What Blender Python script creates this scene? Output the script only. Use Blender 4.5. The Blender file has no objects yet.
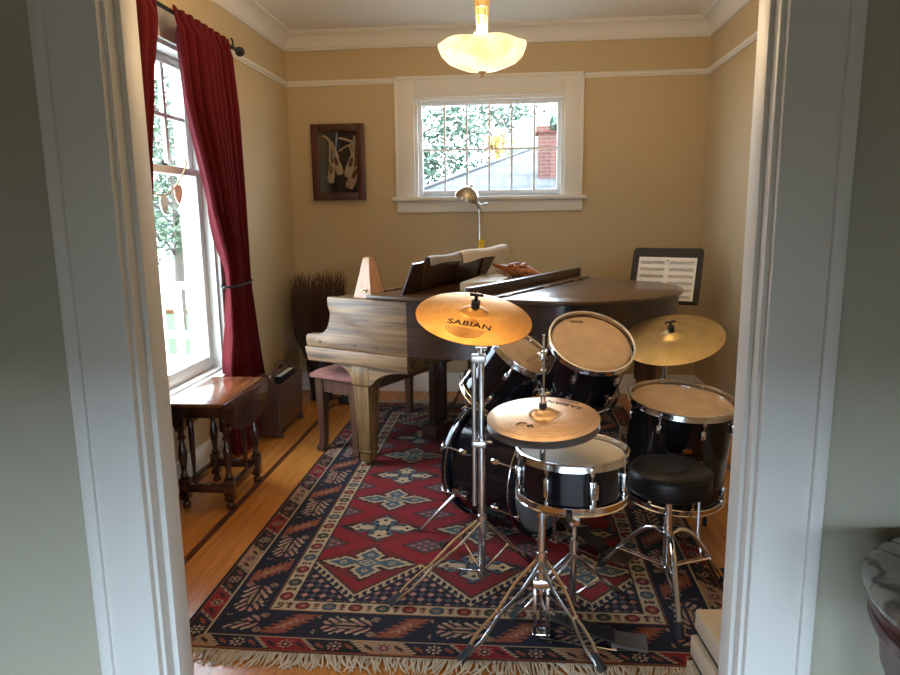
import bpy, bmesh, math, random
import numpy as np
from mathutils import Matrix, Vector, Quaternion
random.seed(7)
PI = math.pi
sc = bpy.context.scene
COL = sc.collection
V = Vector

# ------------------------------------------------------------------ materials
def node_mat(name):
    m = bpy.data.materials.new(name); m.use_nodes = True
    nt = m.node_tree
    return m, nt, nt.nodes['Principled BSDF']
def plain(name, col, rough=.5, metal=0., bump=0., bscale=200., coat=0., var=0., vscale=8., spec=None, sheen=0.):
    m, nt, p = node_mat(name)
    p.inputs['Base Color'].default_value = (*col, 1)
    p.inputs['Roughness'].default_value = rough
    p.inputs['Metallic'].default_value = metal
    p.inputs['Coat Weight'].default_value = coat
    p.inputs['Coat Roughness'].default_value = .08
    if spec is not None: p.inputs['Specular IOR Level'].default_value = spec
    if sheen: p.inputs['Sheen Weight'].default_value = sheen
    if bump or var:
        tc = nt.nodes.new('ShaderNodeTexCoord')
    if bump:
        n = nt.nodes.new('ShaderNodeTexNoise'); n.inputs['Scale'].default_value = bscale
        b = nt.nodes.new('ShaderNodeBump'); b.inputs['Strength'].default_value = bump; b.inputs['Distance'].default_value = .002
        nt.links.new(tc.outputs['Object'], n.inputs['Vector']); nt.links.new(n.outputs['Fac'], b.inputs['Height'])
        nt.links.new(b.outputs['Normal'], p.inputs['Normal'])
    if var:
        n = nt.nodes.new('ShaderNodeTexNoise'); n.inputs['Scale'].default_value = vscale; n.inputs['Detail'].default_value = 4
        r = nt.nodes.new('ShaderNodeMapRange'); r.inputs['From Min'].default_value = .3; r.inputs['From Max'].default_value = .7
        r.inputs['To Min'].default_value = 1 - var; r.inputs['To Max'].default_value = 1 + var
        mx = nt.nodes.new('ShaderNodeVectorMath'); mx.operation = 'SCALE'; mx.inputs[0].default_value = col
        nt.links.new(tc.outputs['Object'], n.inputs['Vector']); nt.links.new(n.outputs['Fac'], r.inputs['Value'])
        nt.links.new(r.outputs['Result'], mx.inputs['Scale']); nt.links.new(mx.outputs['Vector'], p.inputs['Base Color'])
    return m
def wood(name, dark, light, rough=.35, axis=0, scale=1., coat=0., fine=True):
    """streaky grain running along the given object axis"""
    m, nt, p = node_mat(name)
    tc = nt.nodes.new('ShaderNodeTexCoord'); mp = nt.nodes.new('ShaderNodeMapping')
    s = [28 * scale] * 3; s[axis] = 1.6 * scale; mp.inputs['Scale'].default_value = s
    n = nt.nodes.new('ShaderNodeTexNoise'); n.inputs['Scale'].default_value = 1; n.inputs['Detail'].default_value = 7; n.inputs['Roughness'].default_value = .65
    n.inputs['Distortion'].default_value = .6
    cr = nt.nodes.new('ShaderNodeValToRGB'); cr.color_ramp.elements[0].position = .34; cr.color_ramp.elements[1].position = .66
    cr.color_ramp.elements[0].color = (*dark, 1); cr.color_ramp.elements[1].color = (*light, 1)
    nt.links.new(tc.outputs['Object'], mp.inputs['Vector']); nt.links.new(mp.outputs['Vector'], n.inputs['Vector'])
    nt.links.new(n.outputs['Fac'], cr.inputs['Fac']); nt.links.new(cr.outputs['Color'], p.inputs['Base Color'])
    p.inputs['Roughness'].default_value = rough; p.inputs['Coat Weight'].default_value = coat; p.inputs['Coat Roughness'].default_value = .12
    b = nt.nodes.new('ShaderNodeBump'); b.inputs['Strength'].default_value = .08; b.inputs['Distance'].default_value = .002
    nt.links.new(n.outputs['Fac'], b.inputs['Height']); nt.links.new(b.outputs['Normal'], p.inputs['Normal'])
    return m
def floor_mat():
    m, nt, p = node_mat('oak_strip_floor')
    tc = nt.nodes.new('ShaderNodeTexCoord')
    mp = nt.nodes.new('ShaderNodeMapping'); mp.inputs['Rotation'].default_value = (0, 0, PI / 2)
    br = nt.nodes.new('ShaderNodeTexBrick'); br.inputs['Scale'].default_value = 1
    br.inputs['Brick Width'].default_value = 1.1; br.inputs['Row Height'].default_value = .057; br.inputs['Mortar Size'].default_value = .0007
    br.inputs['Color1'].default_value = (.58, .235, .050, 1); br.inputs['Color2'].default_value = (.51, .20, .042, 1); br.inputs['Mortar'].default_value = (.22, .09, .025, 1)
    mp2 = nt.nodes.new('ShaderNodeMapping'); mp2.inputs['Scale'].default_value = (45, 2.2, 1)
    n = nt.nodes.new('ShaderNodeTexNoise'); n.inputs['Scale'].default_value = 1; n.inputs['Detail'].default_value = 6; n.inputs['Distortion'].default_value = 1.2
    r = nt.nodes.new('ShaderNodeMapRange'); r.inputs['From Min'].default_value = .3; r.inputs['From Max'].default_value = .7; r.inputs['To Min'].default_value = .80; r.inputs['To Max'].default_value = 1.14
    vm = nt.nodes.new('ShaderNodeVectorMath'); vm.operation = 'SCALE'
    L = nt.links.new
    L(tc.outputs['Object'], mp.inputs['Vector']); L(mp.outputs['Vector'], br.inputs['Vector'])
    L(tc.outputs['Object'], mp2.inputs['Vector']); L(mp2.outputs['Vector'], n.inputs['Vector']); L(n.outputs['Fac'], r.inputs['Value'])
    L(br.outputs['Color'], vm.inputs[0]); L(r.outputs['Result'], vm.inputs['Scale']); L(vm.outputs['Vector'], p.inputs['Base Color'])
    p.inputs['Roughness'].default_value = .24
    return m
def cymbal_mat(name, c1, c2, rough=.3):
    m, nt, p = node_mat(name); L = nt.links.new
    tc = nt.nodes.new('ShaderNodeTexCoord'); sx = nt.nodes.new('ShaderNodeSeparateXYZ'); cx = nt.nodes.new('ShaderNodeCombineXYZ')
    ln = nt.nodes.new('ShaderNodeVectorMath'); ln.operation = 'LENGTH'
    L(tc.outputs['Object'], sx.inputs[0]); L(sx.outputs['X'], cx.inputs['X']); L(sx.outputs['Y'], cx.inputs['Y']); L(cx.outputs[0], ln.inputs[0])
    ml = nt.nodes.new('ShaderNodeMath'); ml.operation = 'MULTIPLY'; ml.inputs[1].default_value = 260
    L(ln.outputs['Value'], ml.inputs[0])
    n = nt.nodes.new('ShaderNodeTexNoise'); n.noise_dimensions = '1D'; n.inputs['Scale'].default_value = 1; n.inputs['Detail'].default_value = 3
    L(ml.outputs[0], n.inputs['W'])
    n2 = nt.nodes.new('ShaderNodeTexNoise'); n2.inputs['Scale'].default_value = 16; n2.inputs['Detail'].default_value = 3; L(tc.outputs['Object'], n2.inputs['Vector'])
    ad = nt.nodes.new('ShaderNodeMath'); ad.operation = 'ADD'; L(n.outputs['Fac'], ad.inputs[0]); L(n2.outputs['Fac'], ad.inputs[1])
    cr = nt.nodes.new('ShaderNodeValToRGB'); cr.color_ramp.elements[0].position = .35; cr.color_ramp.elements[1].position = .65
    hv = nt.nodes.new('ShaderNodeMath'); hv.operation = 'MULTIPLY'; hv.inputs[1].default_value = .5; L(ad.outputs[0], hv.inputs[0])
    cr.color_ramp.elements[0].color = (*c1, 1); cr.color_ramp.elements[1].color = (*c2, 1)
    L(hv.outputs[0], cr.inputs['Fac']); L(cr.outputs['Color'], p.inputs['Base Color'])
    b = nt.nodes.new('ShaderNodeBump'); b.inputs['Strength'].default_value = .25; b.inputs['Distance'].default_value = .001
    L(n.outputs['Fac'], b.inputs['Height']); L(b.outputs['Normal'], p.inputs['Normal'])
    p.inputs['Metallic'].default_value = 1; p.inputs['Roughness'].default_value = rough
    return m
def glass_mat():
    m = bpy.data.materials.new('window_glass'); m.use_nodes = True; nt = m.node_tree; nt.nodes.clear(); L = nt.links.new
    o = nt.nodes.new('ShaderNodeOutputMaterial'); t = nt.nodes.new('ShaderNodeBsdfTransparent'); g = nt.nodes.new('ShaderNodeBsdfGlossy')
    t.inputs['Color'].default_value = (.95, .97, .97, 1); g.inputs['Roughness'].default_value = .02
    mx = nt.nodes.new('ShaderNodeMixShader'); mx.inputs['Fac'].default_value = .06
    L(t.outputs[0], mx.inputs[1]); L(g.outputs[0], mx.inputs[2]); L(mx.outputs[0], o.inputs['Surface'])
    return m
def brick_mat(name, c1, c2, mort, w, h, ms):
    m, nt, p = node_mat(name); L = nt.links.new
    tc = nt.nodes.new('ShaderNodeTexCoord'); mp = nt.nodes.new('ShaderNodeMapping'); mp.inputs['Rotation'].default_value = (PI / 2, 0, 0)
    br = nt.nodes.new('ShaderNodeTexBrick'); br.inputs['Scale'].default_value = 1; br.inputs['Brick Width'].default_value = w; br.inputs['Row Height'].default_value = h; br.inputs['Mortar Size'].default_value = ms
    br.inputs['Color1'].default_value = (*c1, 1); br.inputs['Color2'].default_value = (*c2, 1); br.inputs['Mortar'].default_value = (*mort, 1)
    L(tc.outputs['Object'], mp.inputs['Vector']); L(mp.outputs['Vector'], br.inputs['Vector']); L(br.outputs['Color'], p.inputs['Base Color']); p.inputs['Roughness'].default_value = .9
    return m
def marble_mat():
    m, nt, p = node_mat('grey_veined_marble'); L = nt.links.new
    tc = nt.nodes.new('ShaderNodeTexCoord'); w = nt.nodes.new('ShaderNodeTexWave'); w.inputs['Scale'].default_value = 5; w.inputs['Distortion'].default_value = 12; w.inputs['Detail'].default_value = 4
    cr = nt.nodes.new('ShaderNodeValToRGB'); cr.color_ramp.elements[0].color = (.07, .075, .07, 1); cr.color_ramp.elements[1].color = (.27, .285, .265, 1); cr.color_ramp.elements[1].position = .16
    L(tc.outputs['Object'], w.inputs['Vector']); L(w.outputs['Fac'], cr.inputs['Fac']); L(cr.outputs['Color'], p.inputs['Base Color']); p.inputs['Roughness'].default_value = .15
    return m
def shade_mat():
    m, nt, p = node_mat('amber_alabaster_glass_lit'); L = nt.links.new
    tc = nt.nodes.new('ShaderNodeTexCoord'); n = nt.nodes.new('ShaderNodeTexNoise'); n.inputs['Scale'].default_value = 9; n.inputs['Detail'].default_value = 4
    cr = nt.nodes.new('ShaderNodeValToRGB'); cr.color_ramp.elements[0].color = (1, .60, .20, 1); cr.color_ramp.elements[1].color = (1, .84, .50, 1)
    cr.color_ramp.elements[0].position = .3; cr.color_ramp.elements[1].position = .6
    L(tc.outputs['Object'], n.inputs['Vector']); L(n.outputs['Fac'], cr.inputs['Fac']); L(cr.outputs['Color'], p.inputs['Base Color'])
    L(cr.outputs['Color'], p.inputs['Emission Color']); p.inputs['Emission Strength'].default_value = .85
    p.inputs['Roughness'].default_value = .25
    return m

M = {}
M['wall'] = plain('tan_wall_paint', (.54, .425, .255), .5, bump=.15, bscale=90)
M['hall'] = plain('grey_green_hall_paint', (.44, .415, .325), .5, bump=.1, bscale=90)
M['ceil'] = plain('ceiling_paint', (.80, .78, .72), .8)
M['trim'] = plain('white_gloss_trim_paint', (.76, .745, .71), .5, spec=.3)
M['trim_hall'] = M['trim']
M['floor'] = floor_mat()
M['inlay'] = plain('dark_walnut_inlay', (.10, .030, .012), .28)
M['hall_floor'] = plain('darkened_hall_floor', (.11, .07, .04), .35)  # unseen floor, colour darkened to cut light bounced up the hall
M['glass'] = glass_mat()
M['curtain'] = plain('dark_red_velvet', (.085, .0035, .006), .85, spec=.15, sheen=.03, bump=.2, bscale=400)
M['black_metal'] = plain('black_iron', (.010, .010, .010), .55)
M['chrome'] = plain('chrome', (.72, .72, .74), .14, 1)
M['chrome_dull'] = plain('brushed_chrome', (.55, .54, .53), .28, 1)
M['nickel'] = plain('brushed_nickel_lamp', (.55, .47, .36), .3, 1)
M['lacquer'] = plain('black_drum_lacquer', (.005, .005, .008), .10, spec=.45)
M['rubber'] = plain('black_rubber', (.012, .012, .013), .7)
M['plastic'] = plain('black_plastic', (.012, .012, .013), .4)
M['head'] = plain('worn_coated_drum_head', (.60, .42, .255), .42, var=.12, vscale=14)
M['head_dull'] = plain('worn_drum_head_with_stick_marks', (.56, .415, .285), .42, var=.16, vscale=11)
M['head_white'] = plain('cream_snare_head', (.66, .585, .45), .5, var=.05)
M['head_clear'] = plain('smoky_grey_bass_head', (.15, .155, .165), .3, var=.2, vscale=5)
M['leather'] = plain('black_leather', (.007, .007, .007), .42, spec=.3, bump=.3, bscale=150)
M['crash'] = cymbal_mat('orange_bronze', (.80, .36, .08), (.98, .56, .18), .34)
M['hat_dark'] = cymbal_mat('dark_grey_bronze', (.26, .23, .22), (.40, .36, .34), .4)  # darker, greyer bronze for the bottom hi-hat cymbal
M['hat'] = cymbal_mat('pale_bronze', (.70, .45, .26), (.92, .66, .43), .32)
M['ride'] = cymbal_mat('dull_gold_bronze', (.50, .36, .15), (.70, .53, .27), .36)
M['ink'] = plain('black_ink', (.03, .014, .008), .6)
M['ink_brown'] = plain('brown_ink', (.16, .06, .02), .6)
M['piano'] = wood('worn_walnut_case', (.038, .016, .006), (.31, .165, .062), .5, 0, coat=.05)
M['piano_v'] = wood('worn_walnut_leg', (.075, .038, .013), (.30, .165, .060), .5, 2)
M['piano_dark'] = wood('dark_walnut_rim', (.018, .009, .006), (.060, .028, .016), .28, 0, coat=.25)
M['lid'] = wood('walnut_lid', (.055, .027, .013), (.14, .072, .036), .30, 0, coat=.3)
M['ebony'] = plain('ebonised_wood', (.010, .008, .008), .3)
M['ivory'] = plain('ivory_keys', (.75, .70, .58), .3)
M['paper'] = plain('white_paper', (.90, .90, .88), .3)
M['paper_old'] = plain('yellowed_paper', (.58, .52, .42), .75)
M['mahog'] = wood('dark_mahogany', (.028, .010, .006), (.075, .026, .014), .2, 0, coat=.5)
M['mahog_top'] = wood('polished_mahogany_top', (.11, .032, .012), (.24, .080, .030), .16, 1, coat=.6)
M['rack'] = wood('brown_rack_wood', (.055, .024, .014), (.13, .062, .038), .35, 2)
M['metro'] = wood('maple_metronome', (.42, .20, .085), (.62, .34, .16), .4, 2)
M['twig'] = plain('dry_dark_twigs', (.085, .042, .024), .8)
M['pot'] = plain('dark_brown_pot', (.02, .011, .008), .35)
M['pink'] = plain('dusty_pink_cushion_fabric', (.25, .10, .075), .9, bump=.5, bscale=300, var=.2, vscale=60)
M['carve'] = plain('orange_brown_carved_wood', (.30, .10, .03), .35, var=.5, vscale=22)
M['carve_light'] = plain('tan_carved_wood', (.35, .20, .10), .4)
M['yellow'] = plain('yellow_sticky_paper', (.80, .60, .02), .7)
M['frame'] = wood('dark_cherry_frame', (.045, .010, .007), (.085, .020, .012), .3, 2)
M['backing'] = plain('dark_shadow_box_lining', (.03, .025, .02), .8)
M['satin'] = plain('faded_satin_shoe', (.50, .37, .26), .6)
M['insole'] = plain('brown_insole', (.12, .045, .03), .7)
M['brass'] = plain('antique_brass', (.66, .50, .28), .3, 1)
M['marble'] = marble_mat()
M['shade'] = shade_mat()
M['cream_box'] = plain('cream_card', (.62, .53, .42), .55)
M['grey_card'] = plain('grey_card', (.35, .33, .31), .6)
M['dark_gap'] = plain('gap_shade', (.03, .026, .024), .7)
M['leaf'] = plain('green_leaves', (.022, .062, .034), .6, var=.4, vscale=3)
M['leaf_light'] = plain('pale_spring_leaves', (.062, .095, .05), .6, var=.4, vscale=3)
M['bark'] = plain('grey_bark', (.10, .08, .06), .9)
M['grass'] = plain('lawn_grass', (.020, .050, .004), .9, var=.2, vscale=3)
M['earth'] = plain('grey_paving', (.20, .20, .20), .95)
M['mulch'] = plain('orange_mulch', (.10, .035, .01), .95)
M['shingle'] = brick_mat('weathered_grey_shingles', (.046, .046, .048), (.040, .040, .043), (.02, .02, .023), .3, .16, .014)
M['brick'] = brick_mat('red_chimney_brick', (.11, .026, .018), (.08, .021, .015), (.10, .085, .075), .12, .042, .005)
M['siding'] = plain('pale_house_siding', (.55, .55, .52), .8)
M['heart'] = plain('pink_felt', (.75, .42, .35), .9)
M['gold_cloth'] = plain('ochre_cord', (.50, .40, .24), .8)
M['fringe'] = plain('cream_wool_fringe', (.50, .42, .31), .95)
M['blue_label'] = plain('dark_blue_cover', (.02, .025, .05), .4)

# ------------------------------------------------------------------ mesh building
def frame_from_z(z, xhint=None):
    z = V(z).normalized(); h = V(xhint) if xhint is not None else (V((1, 0, 0)) if abs(z.x) < .9 else V((0, 1, 0)))
    x = (h - z * h.dot(z)).normalized(); y = z.cross(x)
    return Matrix(((x.x, y.x, z.x, 0), (x.y, y.y, z.y, 0), (x.z, y.z, z.z, 0), (0, 0, 0, 1)))
def at(loc, rot=None):
    m = Matrix.Translation(V(loc))
    return m @ rot if rot is not None else m
RZ = lambda a: Matrix.Rotation(a, 4, 'Z')
RX = lambda a: Matrix.Rotation(a, 4, 'X')
RY = lambda a: Matrix.Rotation(a, 4, 'Y')
class B:
    def __init__(s): s.bm = bmesh.new()
    def _add(s, verts, faces, M4=None):
        t = bmesh.new(); vs = [t.verts.new((M4 @ V(v)) if M4 is not None else v) for v in verts]
        for f in faces:
            try: t.faces.new([vs[i] for i in f])
            except ValueError: pass
        if len(verts) < 60000: bmesh.ops.remove_doubles(t, verts=t.verts[:], dist=1e-6)
        s._merge(t); return s
    def box(s, lo, hi, M4=None, bev=0.):
        x0, y0, z0 = lo; x1, y1, z1 = hi
        t = bmesh.new()
        vs = [t.verts.new(c) for c in ((x0,y0,z0),(x1,y0,z0),(x1,y1,z0),(x0,y1,z0),(x0,y0,z1),(x1,y0,z1),(x1,y1,z1),(x0,y1,z1))]
        for f in ((0,3,2,1),(4,5,6,7),(0,1,5,4),(1,2,6,5),(2,3,7,6),(3,0,4,7)): t.faces.new([vs[i] for i in f])
        if bev: bmesh.ops.bevel(t, geom=t.edges[:], offset=bev, segments=2, affect='EDGES', profile=.5)
        if M4 is not None: t.transform(M4)
        s._merge(t); return s
    def _merge(s, t):
        me = bpy.data.meshes.new('tmp'); t.to_mesh(me); t.free(); s.bm.from_mesh(me); bpy.data.meshes.remove(me)
    def prism(s, poly, h, M4=None, bev=0.):
        t = bmesh.new()
        lo = [t.verts.new((x, y, 0)) for x, y in poly]; hi = [t.verts.new((x, y, h)) for x, y in poly]; n = len(poly)
        t.faces.new(lo[::-1]); t.faces.new(hi)
        for i in range(n): t.faces.new((lo[i], lo[(i+1) % n], hi[(i+1) % n], hi[i]))
        bmesh.ops.recalc_face_normals(t, faces=t.faces[:])
        if bev:
            es = [e for e in t.edges if abs(e.verts[0].co.z - e.verts[1].co.z) < 1e-6]
            bmesh.ops.bevel(t, geom=es, offset=bev, segments=2, affect='EDGES', profile=.5)
        if M4 is not None: t.transform(M4)
        s._merge(t); return s
    def lathe(s, prof, M4=None, seg=32, a0=0., a1=2*PI):
        full = abs(a1 - a0 - 2*PI) < 1e-6; n = seg if full else seg + 1
        vs, fs, ring = [], [], []
        for r, z in prof:
            if r < 1e-6: ring.append([len(vs)] * n); vs.append((0, 0, z)); continue
            ids = []
            for i in range(n):
                a = a0 + (a1 - a0) * i / seg; ids.append(len(vs)); vs.append((r*math.cos(a), r*math.sin(a), z))
            ring.append(ids)
        for k in range(len(prof) - 1):
            for i in range(seg):
                j = (i + 1) % n; q = [ring[k][i], ring[k][j], ring[k+1][j], ring[k+1][i]]
                u = []
                for x in q:
                    if x not in u: u.append(x)
                if len(u) > 2: fs.append(u)
        return s._add(vs, fs, M4)
    def cyl(s, p0, p1, r0, r1=None, seg=14, caps=True):
        p0, p1 = V(p0), V(p1); r1 = r0 if r1 is None else r1; L = (p1 - p0).length
        pr = ([(0, 0)] if caps else []) + [(r0, 0), (r1, L)] + ([(0, L)] if caps else [])
        return s.lathe(pr, at(p0, frame_from_z(p1 - p0)), seg)
    def tube(s, pts, r, seg=8, flat=1., up=(0, 0, 1)):
        pts = [V(p) for p in pts]; n = len(pts); rr = r if isinstance(r, (list, tuple)) else [r] * n
        vs, fs = [], []
        prev = None
        for i, p in enumerate(pts):
            t = (pts[min(i+1, n-1)] - pts[max(i-1, 0)]).normalized()
            if prev is None:
                h = V(up); 
                if abs(t.dot(h)) > .95: h = V((1, 0, 0))
                prev = (h - t * h.dot(t)).normalized()
            prev = (prev - t * prev.dot(t)).normalized(); b = t.cross(prev)
            for k in range(seg):
                a = 2*PI*k/seg; vs.append(p + prev * (math.cos(a) * rr[i]) + b * (math.sin(a) * rr[i] * flat))
        for i in range(n - 1):
            for k in range(seg):
                k2 = (k + 1) % seg; fs.append((i*seg+k, i*seg+k2, (i+1)*seg+k2, (i+1)*seg+k))
        fs.append(tuple(range(seg))[::-1]); fs.append(tuple((n-1)*seg + k for k in range(seg)))
        return s._add(vs, fs)
    def torus(s, R, r, M4=None, seg=48, sub=8, squash=1.):
        pr = [(R + r*math.cos(2*PI*k/sub), r*squash*math.sin(2*PI*k/sub)) for k in range(sub + 1)]
        return s.lathe(pr, M4, seg)
    def ball(s, c, r, sc3=(1, 1, 1), seg=16, rot=None):
        pr = [(math.sin(PI*k/10), -math.cos(PI*k/10)) for k in range(11)]; pr[0] = (0, -1); pr[-1] = (0, 1)
        m = at(c, rot) @ Matrix.Diagonal((r*sc3[0], r*sc3[1], r*sc3[2], 1))
        return s.lathe(pr, m, seg)
    def grid(s, fn, nu, nv):
        vs = [fn(i/nu, j/nv) for j in range(nv+1) for i in range(nu+1)]
        fs = [(j*(nu+1)+i, j*(nu+1)+i+1, (j+1)*(nu+1)+i+1, (j+1)*(nu+1)+i) for j in range(nv) for i in range(nu)]
        return s._add(vs, fs)
    def quad(s, a, b, c, d): return s._add([a, b, c, d], [(0, 1, 2, 3)])
    def solidify(s, th):
        bmesh.ops.solidify(s.bm, geom=s.bm.faces[:], thickness=th); return s

ROOT = {}     # object name -> world matrix of its frame (parts are identity below it)
def finish(name, b, mat, parent=None, loc=None, angle=38, weld=False, recalc=True):
    bm = b.bm
    if weld: bmesh.ops.remove_doubles(bm, verts=bm.verts[:], dist=1e-5)
    if recalc: bmesh.ops.recalc_face_normals(bm, faces=bm.faces[:])
    if parent is not None: Mw = ROOT[parent.name]
    else: Mw = Matrix.Translation(V(loc)) if loc is not None else Matrix.Identity(4)
    bm.transform(Mw.inverted())
    for f in bm.faces: f.smooth = True
    ca = math.cos(math.radians(angle))
    for e in bm.edges:
        if len(e.link_faces) != 2 or e.link_faces[0].normal.dot(e.link_faces[1].normal) < ca: e.smooth = False
    me = bpy.data.meshes.new(name); bm.to_mesh(me); bm.free()
    if mat is not None: me.materials.append(M[mat] if isinstance(mat, str) else mat)
    o = bpy.data.objects.new(name, me); COL.objects.link(o)
    if parent is not None: o.parent = parent
    else: o.matrix_world = Mw
    ROOT[o.name] = Mw
    return o
def tag(o, label, cat, group=None, kind=None):
    o['label'] = label; o['category'] = cat
    if group: o['group'] = group
    if kind: o['kind'] = kind
    return o
def thing(name, label, cat, loc=(0, 0, 0), rotz=0, group=None, M4=None):
    o = bpy.data.objects.new(name, None); COL.objects.link(o); o.empty_display_size = .1
    m = M4 if M4 is not None else at(loc, RZ(rotz)); o.matrix_world = m; ROOT[o.name] = m
    return tag(o, label, cat, group)
def struct(name, b, mat, parent=None, loc=None, **k):
    o = finish(name, b, mat, parent, loc, **k)
    if parent is None: o['kind'] = 'structure'
    return o
def text_mesh(txt, size, M4, extrude=.0003, shear=0., bend=None):
    cu = bpy.data.curves.new('lettering_curve', 'FONT'); cu.body = txt; cu.size = size; cu.align_x = 'CENTER'; cu.align_y = 'CENTER'; cu.extrude = extrude; cu.shear = shear
    cu.space_character = 1.05; cu.offset = size * .02
    ob = bpy.data.objects.new('lettering_tmp', cu); COL.objects.link(ob)
    dg = bpy.context.evaluated_depsgraph_get(); me = bpy.data.meshes.new_from_object(ob.evaluated_get(dg))
    b = B(); b.bm.from_mesh(me); bpy.data.objects.remove(ob); bpy.data.curves.remove(cu); bpy.data.meshes.remove(me)
    if bend:
        for v in b.bm.verts: v.co = V(bend(v.co))
    b.bm.transform(M4); return b

# ------------------------------------------------------------------ camera (real position: in the hall, about 1.4 m up)
f_px, pitch, yaw, roll = 691.375, .1760, .0955, -.0129
cy, sy, cp, sp = math.cos(yaw), math.sin(yaw), math.cos(pitch), math.sin(pitch)
F = V((-sy*cp, cy*cp, -sp)); R0 = V((cy, sy, 0)); U0 = R0.cross(F)
cr_, sr_ = math.cos(roll), math.sin(roll)
Rr = R0*cr_ + U0*sr_; Uu = U0*cr_ - R0*sr_
cam = bpy.data.cameras.new('camera'); cam.sensor_width = 36; cam.lens = f_px*36/900; cam.clip_start = .02; cam.clip_end = 200
co = bpy.data.objects.new('camera', cam); COL.objects.link(co)
co.matrix_world = Matrix(((Rr.x, Uu.x, -F.x, 0), (Rr.y, Uu.y, -F.y, 0), (Rr.z, Uu.z, -F.z, 1.4), (0, 0, 0, 1)))
sc.camera = co

# ------------------------------------------------------------------ room shell
XL, XR, YF, YB, ZC = -1.748, 1.385, 1.46, 5.384, 2.754
HX0, HX1, HY0, HW = -2.6, 2.6, -1.3, 1.385      # hall, its unseen rear set close to light the doorway
b = B(); b.box((XL-.2, 1.42, -.08), (XR+.2, YB+.2, 0))
fl = struct('floor', b, 'floor')
b = B()
b.box((-1.375, 1.7, -.001), (-1.343, 4.95, .0006)); b.box((-1.375, 4.92, -.001), (1.2, 4.95, .0006)); b.box((1.17, 1.7, -.001), (1.2, 4.92, .0006))
tr = struct('inlay_strip', b, 'inlay', fl)
b = B(); b.box((XL-.2, HY0-.2, ZC), (HX1+.2, YB+.2, ZC+.1)); b.box((HX0-.2, HY0-.2, ZC), (XL-.2, HW, ZC+.1))
struct('ceiling', b, 'ceil')
def wall_with_hole(axis, c0, c1, a0, a1, z0, z1, holes):
    """a wall slab between c0 and c1 on its thin axis, spanning a0..a1, with rectangular holes (a,b,zlo,zhi)"""
    b = B(); xs = sorted({a0, a1, *[h[0] for h in holes], *[h[1] for h in holes]})
    for i in range(len(xs) - 1):
        lo, hi = xs[i], xs[i+1]; mid = (lo + hi) / 2; segs = [(z0, z1)]
        for h in holes:
            if h[0] < mid < h[1]: segs = [(z0, h[2]), (h[3], z1)]
        for s0, s1 in segs:
            if s1 - s0 < 1e-4: continue
            if axis == 'x': b.box((c0, lo, s0), (c1, hi, s1))
            else: b.box((lo, c0, s0), (hi, c1, s1))
    return b
LW = (2.95, 3.93, .50, 2.27)        # left window opening (Y0,Y1,Z0,Z1)
BW = (-.768, .362, 1.535, 2.265)    # back window opening (X0,X1,Z0,Z1)
struct('wall_left', wall_with_hole('x', XL-.2, XL, YF-.1, YB+.2, 0, ZC, [LW]), 'wall')
struct('wall_back', wall_with_hole('y', YB, YB+.2, XL-.2, XR+.2, 0, ZC, [BW]), 'wall')
struct('wall_right', wall_with_hole('x', XR, XR+.15, YF-.05, YB+.2, 0, ZC, []), 'wall')
DX0, DX1, DZ = -.811, .483, 2.30
struct('wall_front', wall_with_hole('y', 1.425, YF, XL-.2, XR+.15, 0, ZC, [(DX0, DX1, -1, DZ)]), 'wall')
struct('wall_hall', wall_with_hole('y', HW, 1.425, HX0-.2, HX1+.2, 0, ZC, [(DX0, DX1, -1, DZ)]), 'hall')
struct('wall_hall_left', wall_with_hole('x', HX0-.2, HX0, HY0-.2, HW, 0, ZC, []), 'hall')
struct('wall_hall_right', wall_with_hole('x', HX1, HX1+.2, HY0-.2, HW, 0, ZC, []), 'hall')
ADDED_WIN = (-1.6, 1.6, .10, 1.02)  # low wide opening, made up to light the doorway
struct('wall_hall_rear', wall_with_hole('y', HY0-.2, HY0, HX0-.2, HX1+.2, 0, ZC, [ADDED_WIN]), 'hall')

# doorway lining and casings (stepped profile, hall side)
b = B()
def side(xa, s, zt):  # s=+1 left side profile grows toward +x
    X = lambda v: xa + s*v
    def bx(x0, x1, y0, y1): b.box((min(X(x0), X(x1)), y0, 0), (max(X(x0), X(x1)), y1, zt), bev=.0015)
    bx(-.02, -.002, 1.387, 1.40)
    bx(-.02, .009, 1.377, 1.42)
    bx(-.02, .022 if s > 0 else .018, 1.409, 1.474)
side(DX0, 1, DZ); side(DX1, -1, DZ)
b.box((DX0-.02, 1.377, DZ-.009), (DX1+.02, 1.42, DZ+.02)); b.box((DX0-.02, 1.409, DZ-.022), (DX1+.02, 1.474, DZ+.02))
struct('trim_doorway_jamb', b, 'trim', weld=False, recalc=False)
b = B()
for x0, x1 in ((-.919, DX0), (DX1, .5855)): b.box((x0, 1.36, 0), (x1, 1.386, DZ+.12), bev=.002)
b.box((DX0, 1.36, DZ), (DX1, 1.386, DZ+.12), bev=.002)
for x0, x1 in ((-.948, -.919), (.5855, .612)): b.box((x0, 1.352, 0), (x1, 1.386, DZ+.145), bev=.003)
b.box((-.948, 1.352, DZ+.12), (.612, 1.386, DZ+.145), bev=.003)
struct('trim_doorway_casing', b, 'trim', weld=False, recalc=False)
b = B()
for x0, x1 in ((DX0-.137, DX0-.02), (DX1+.02, DX1+.13)): b.box((x0, 1.458, 0), (x1, 1.474, DZ+.12), bev=.002)
b.box((DX0-.02, 1.458, DZ+.02), (DX1+.02, 1.474, DZ+.12), bev=.002)
struct('trim_doorway_casing_inside', b, 'trim')

b = B(); b.box((HX0-.2, HY0-.2, -.08), (HX1+.2, 1.42, 0)); struct('floor_hall', b, 'hall_floor')
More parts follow.
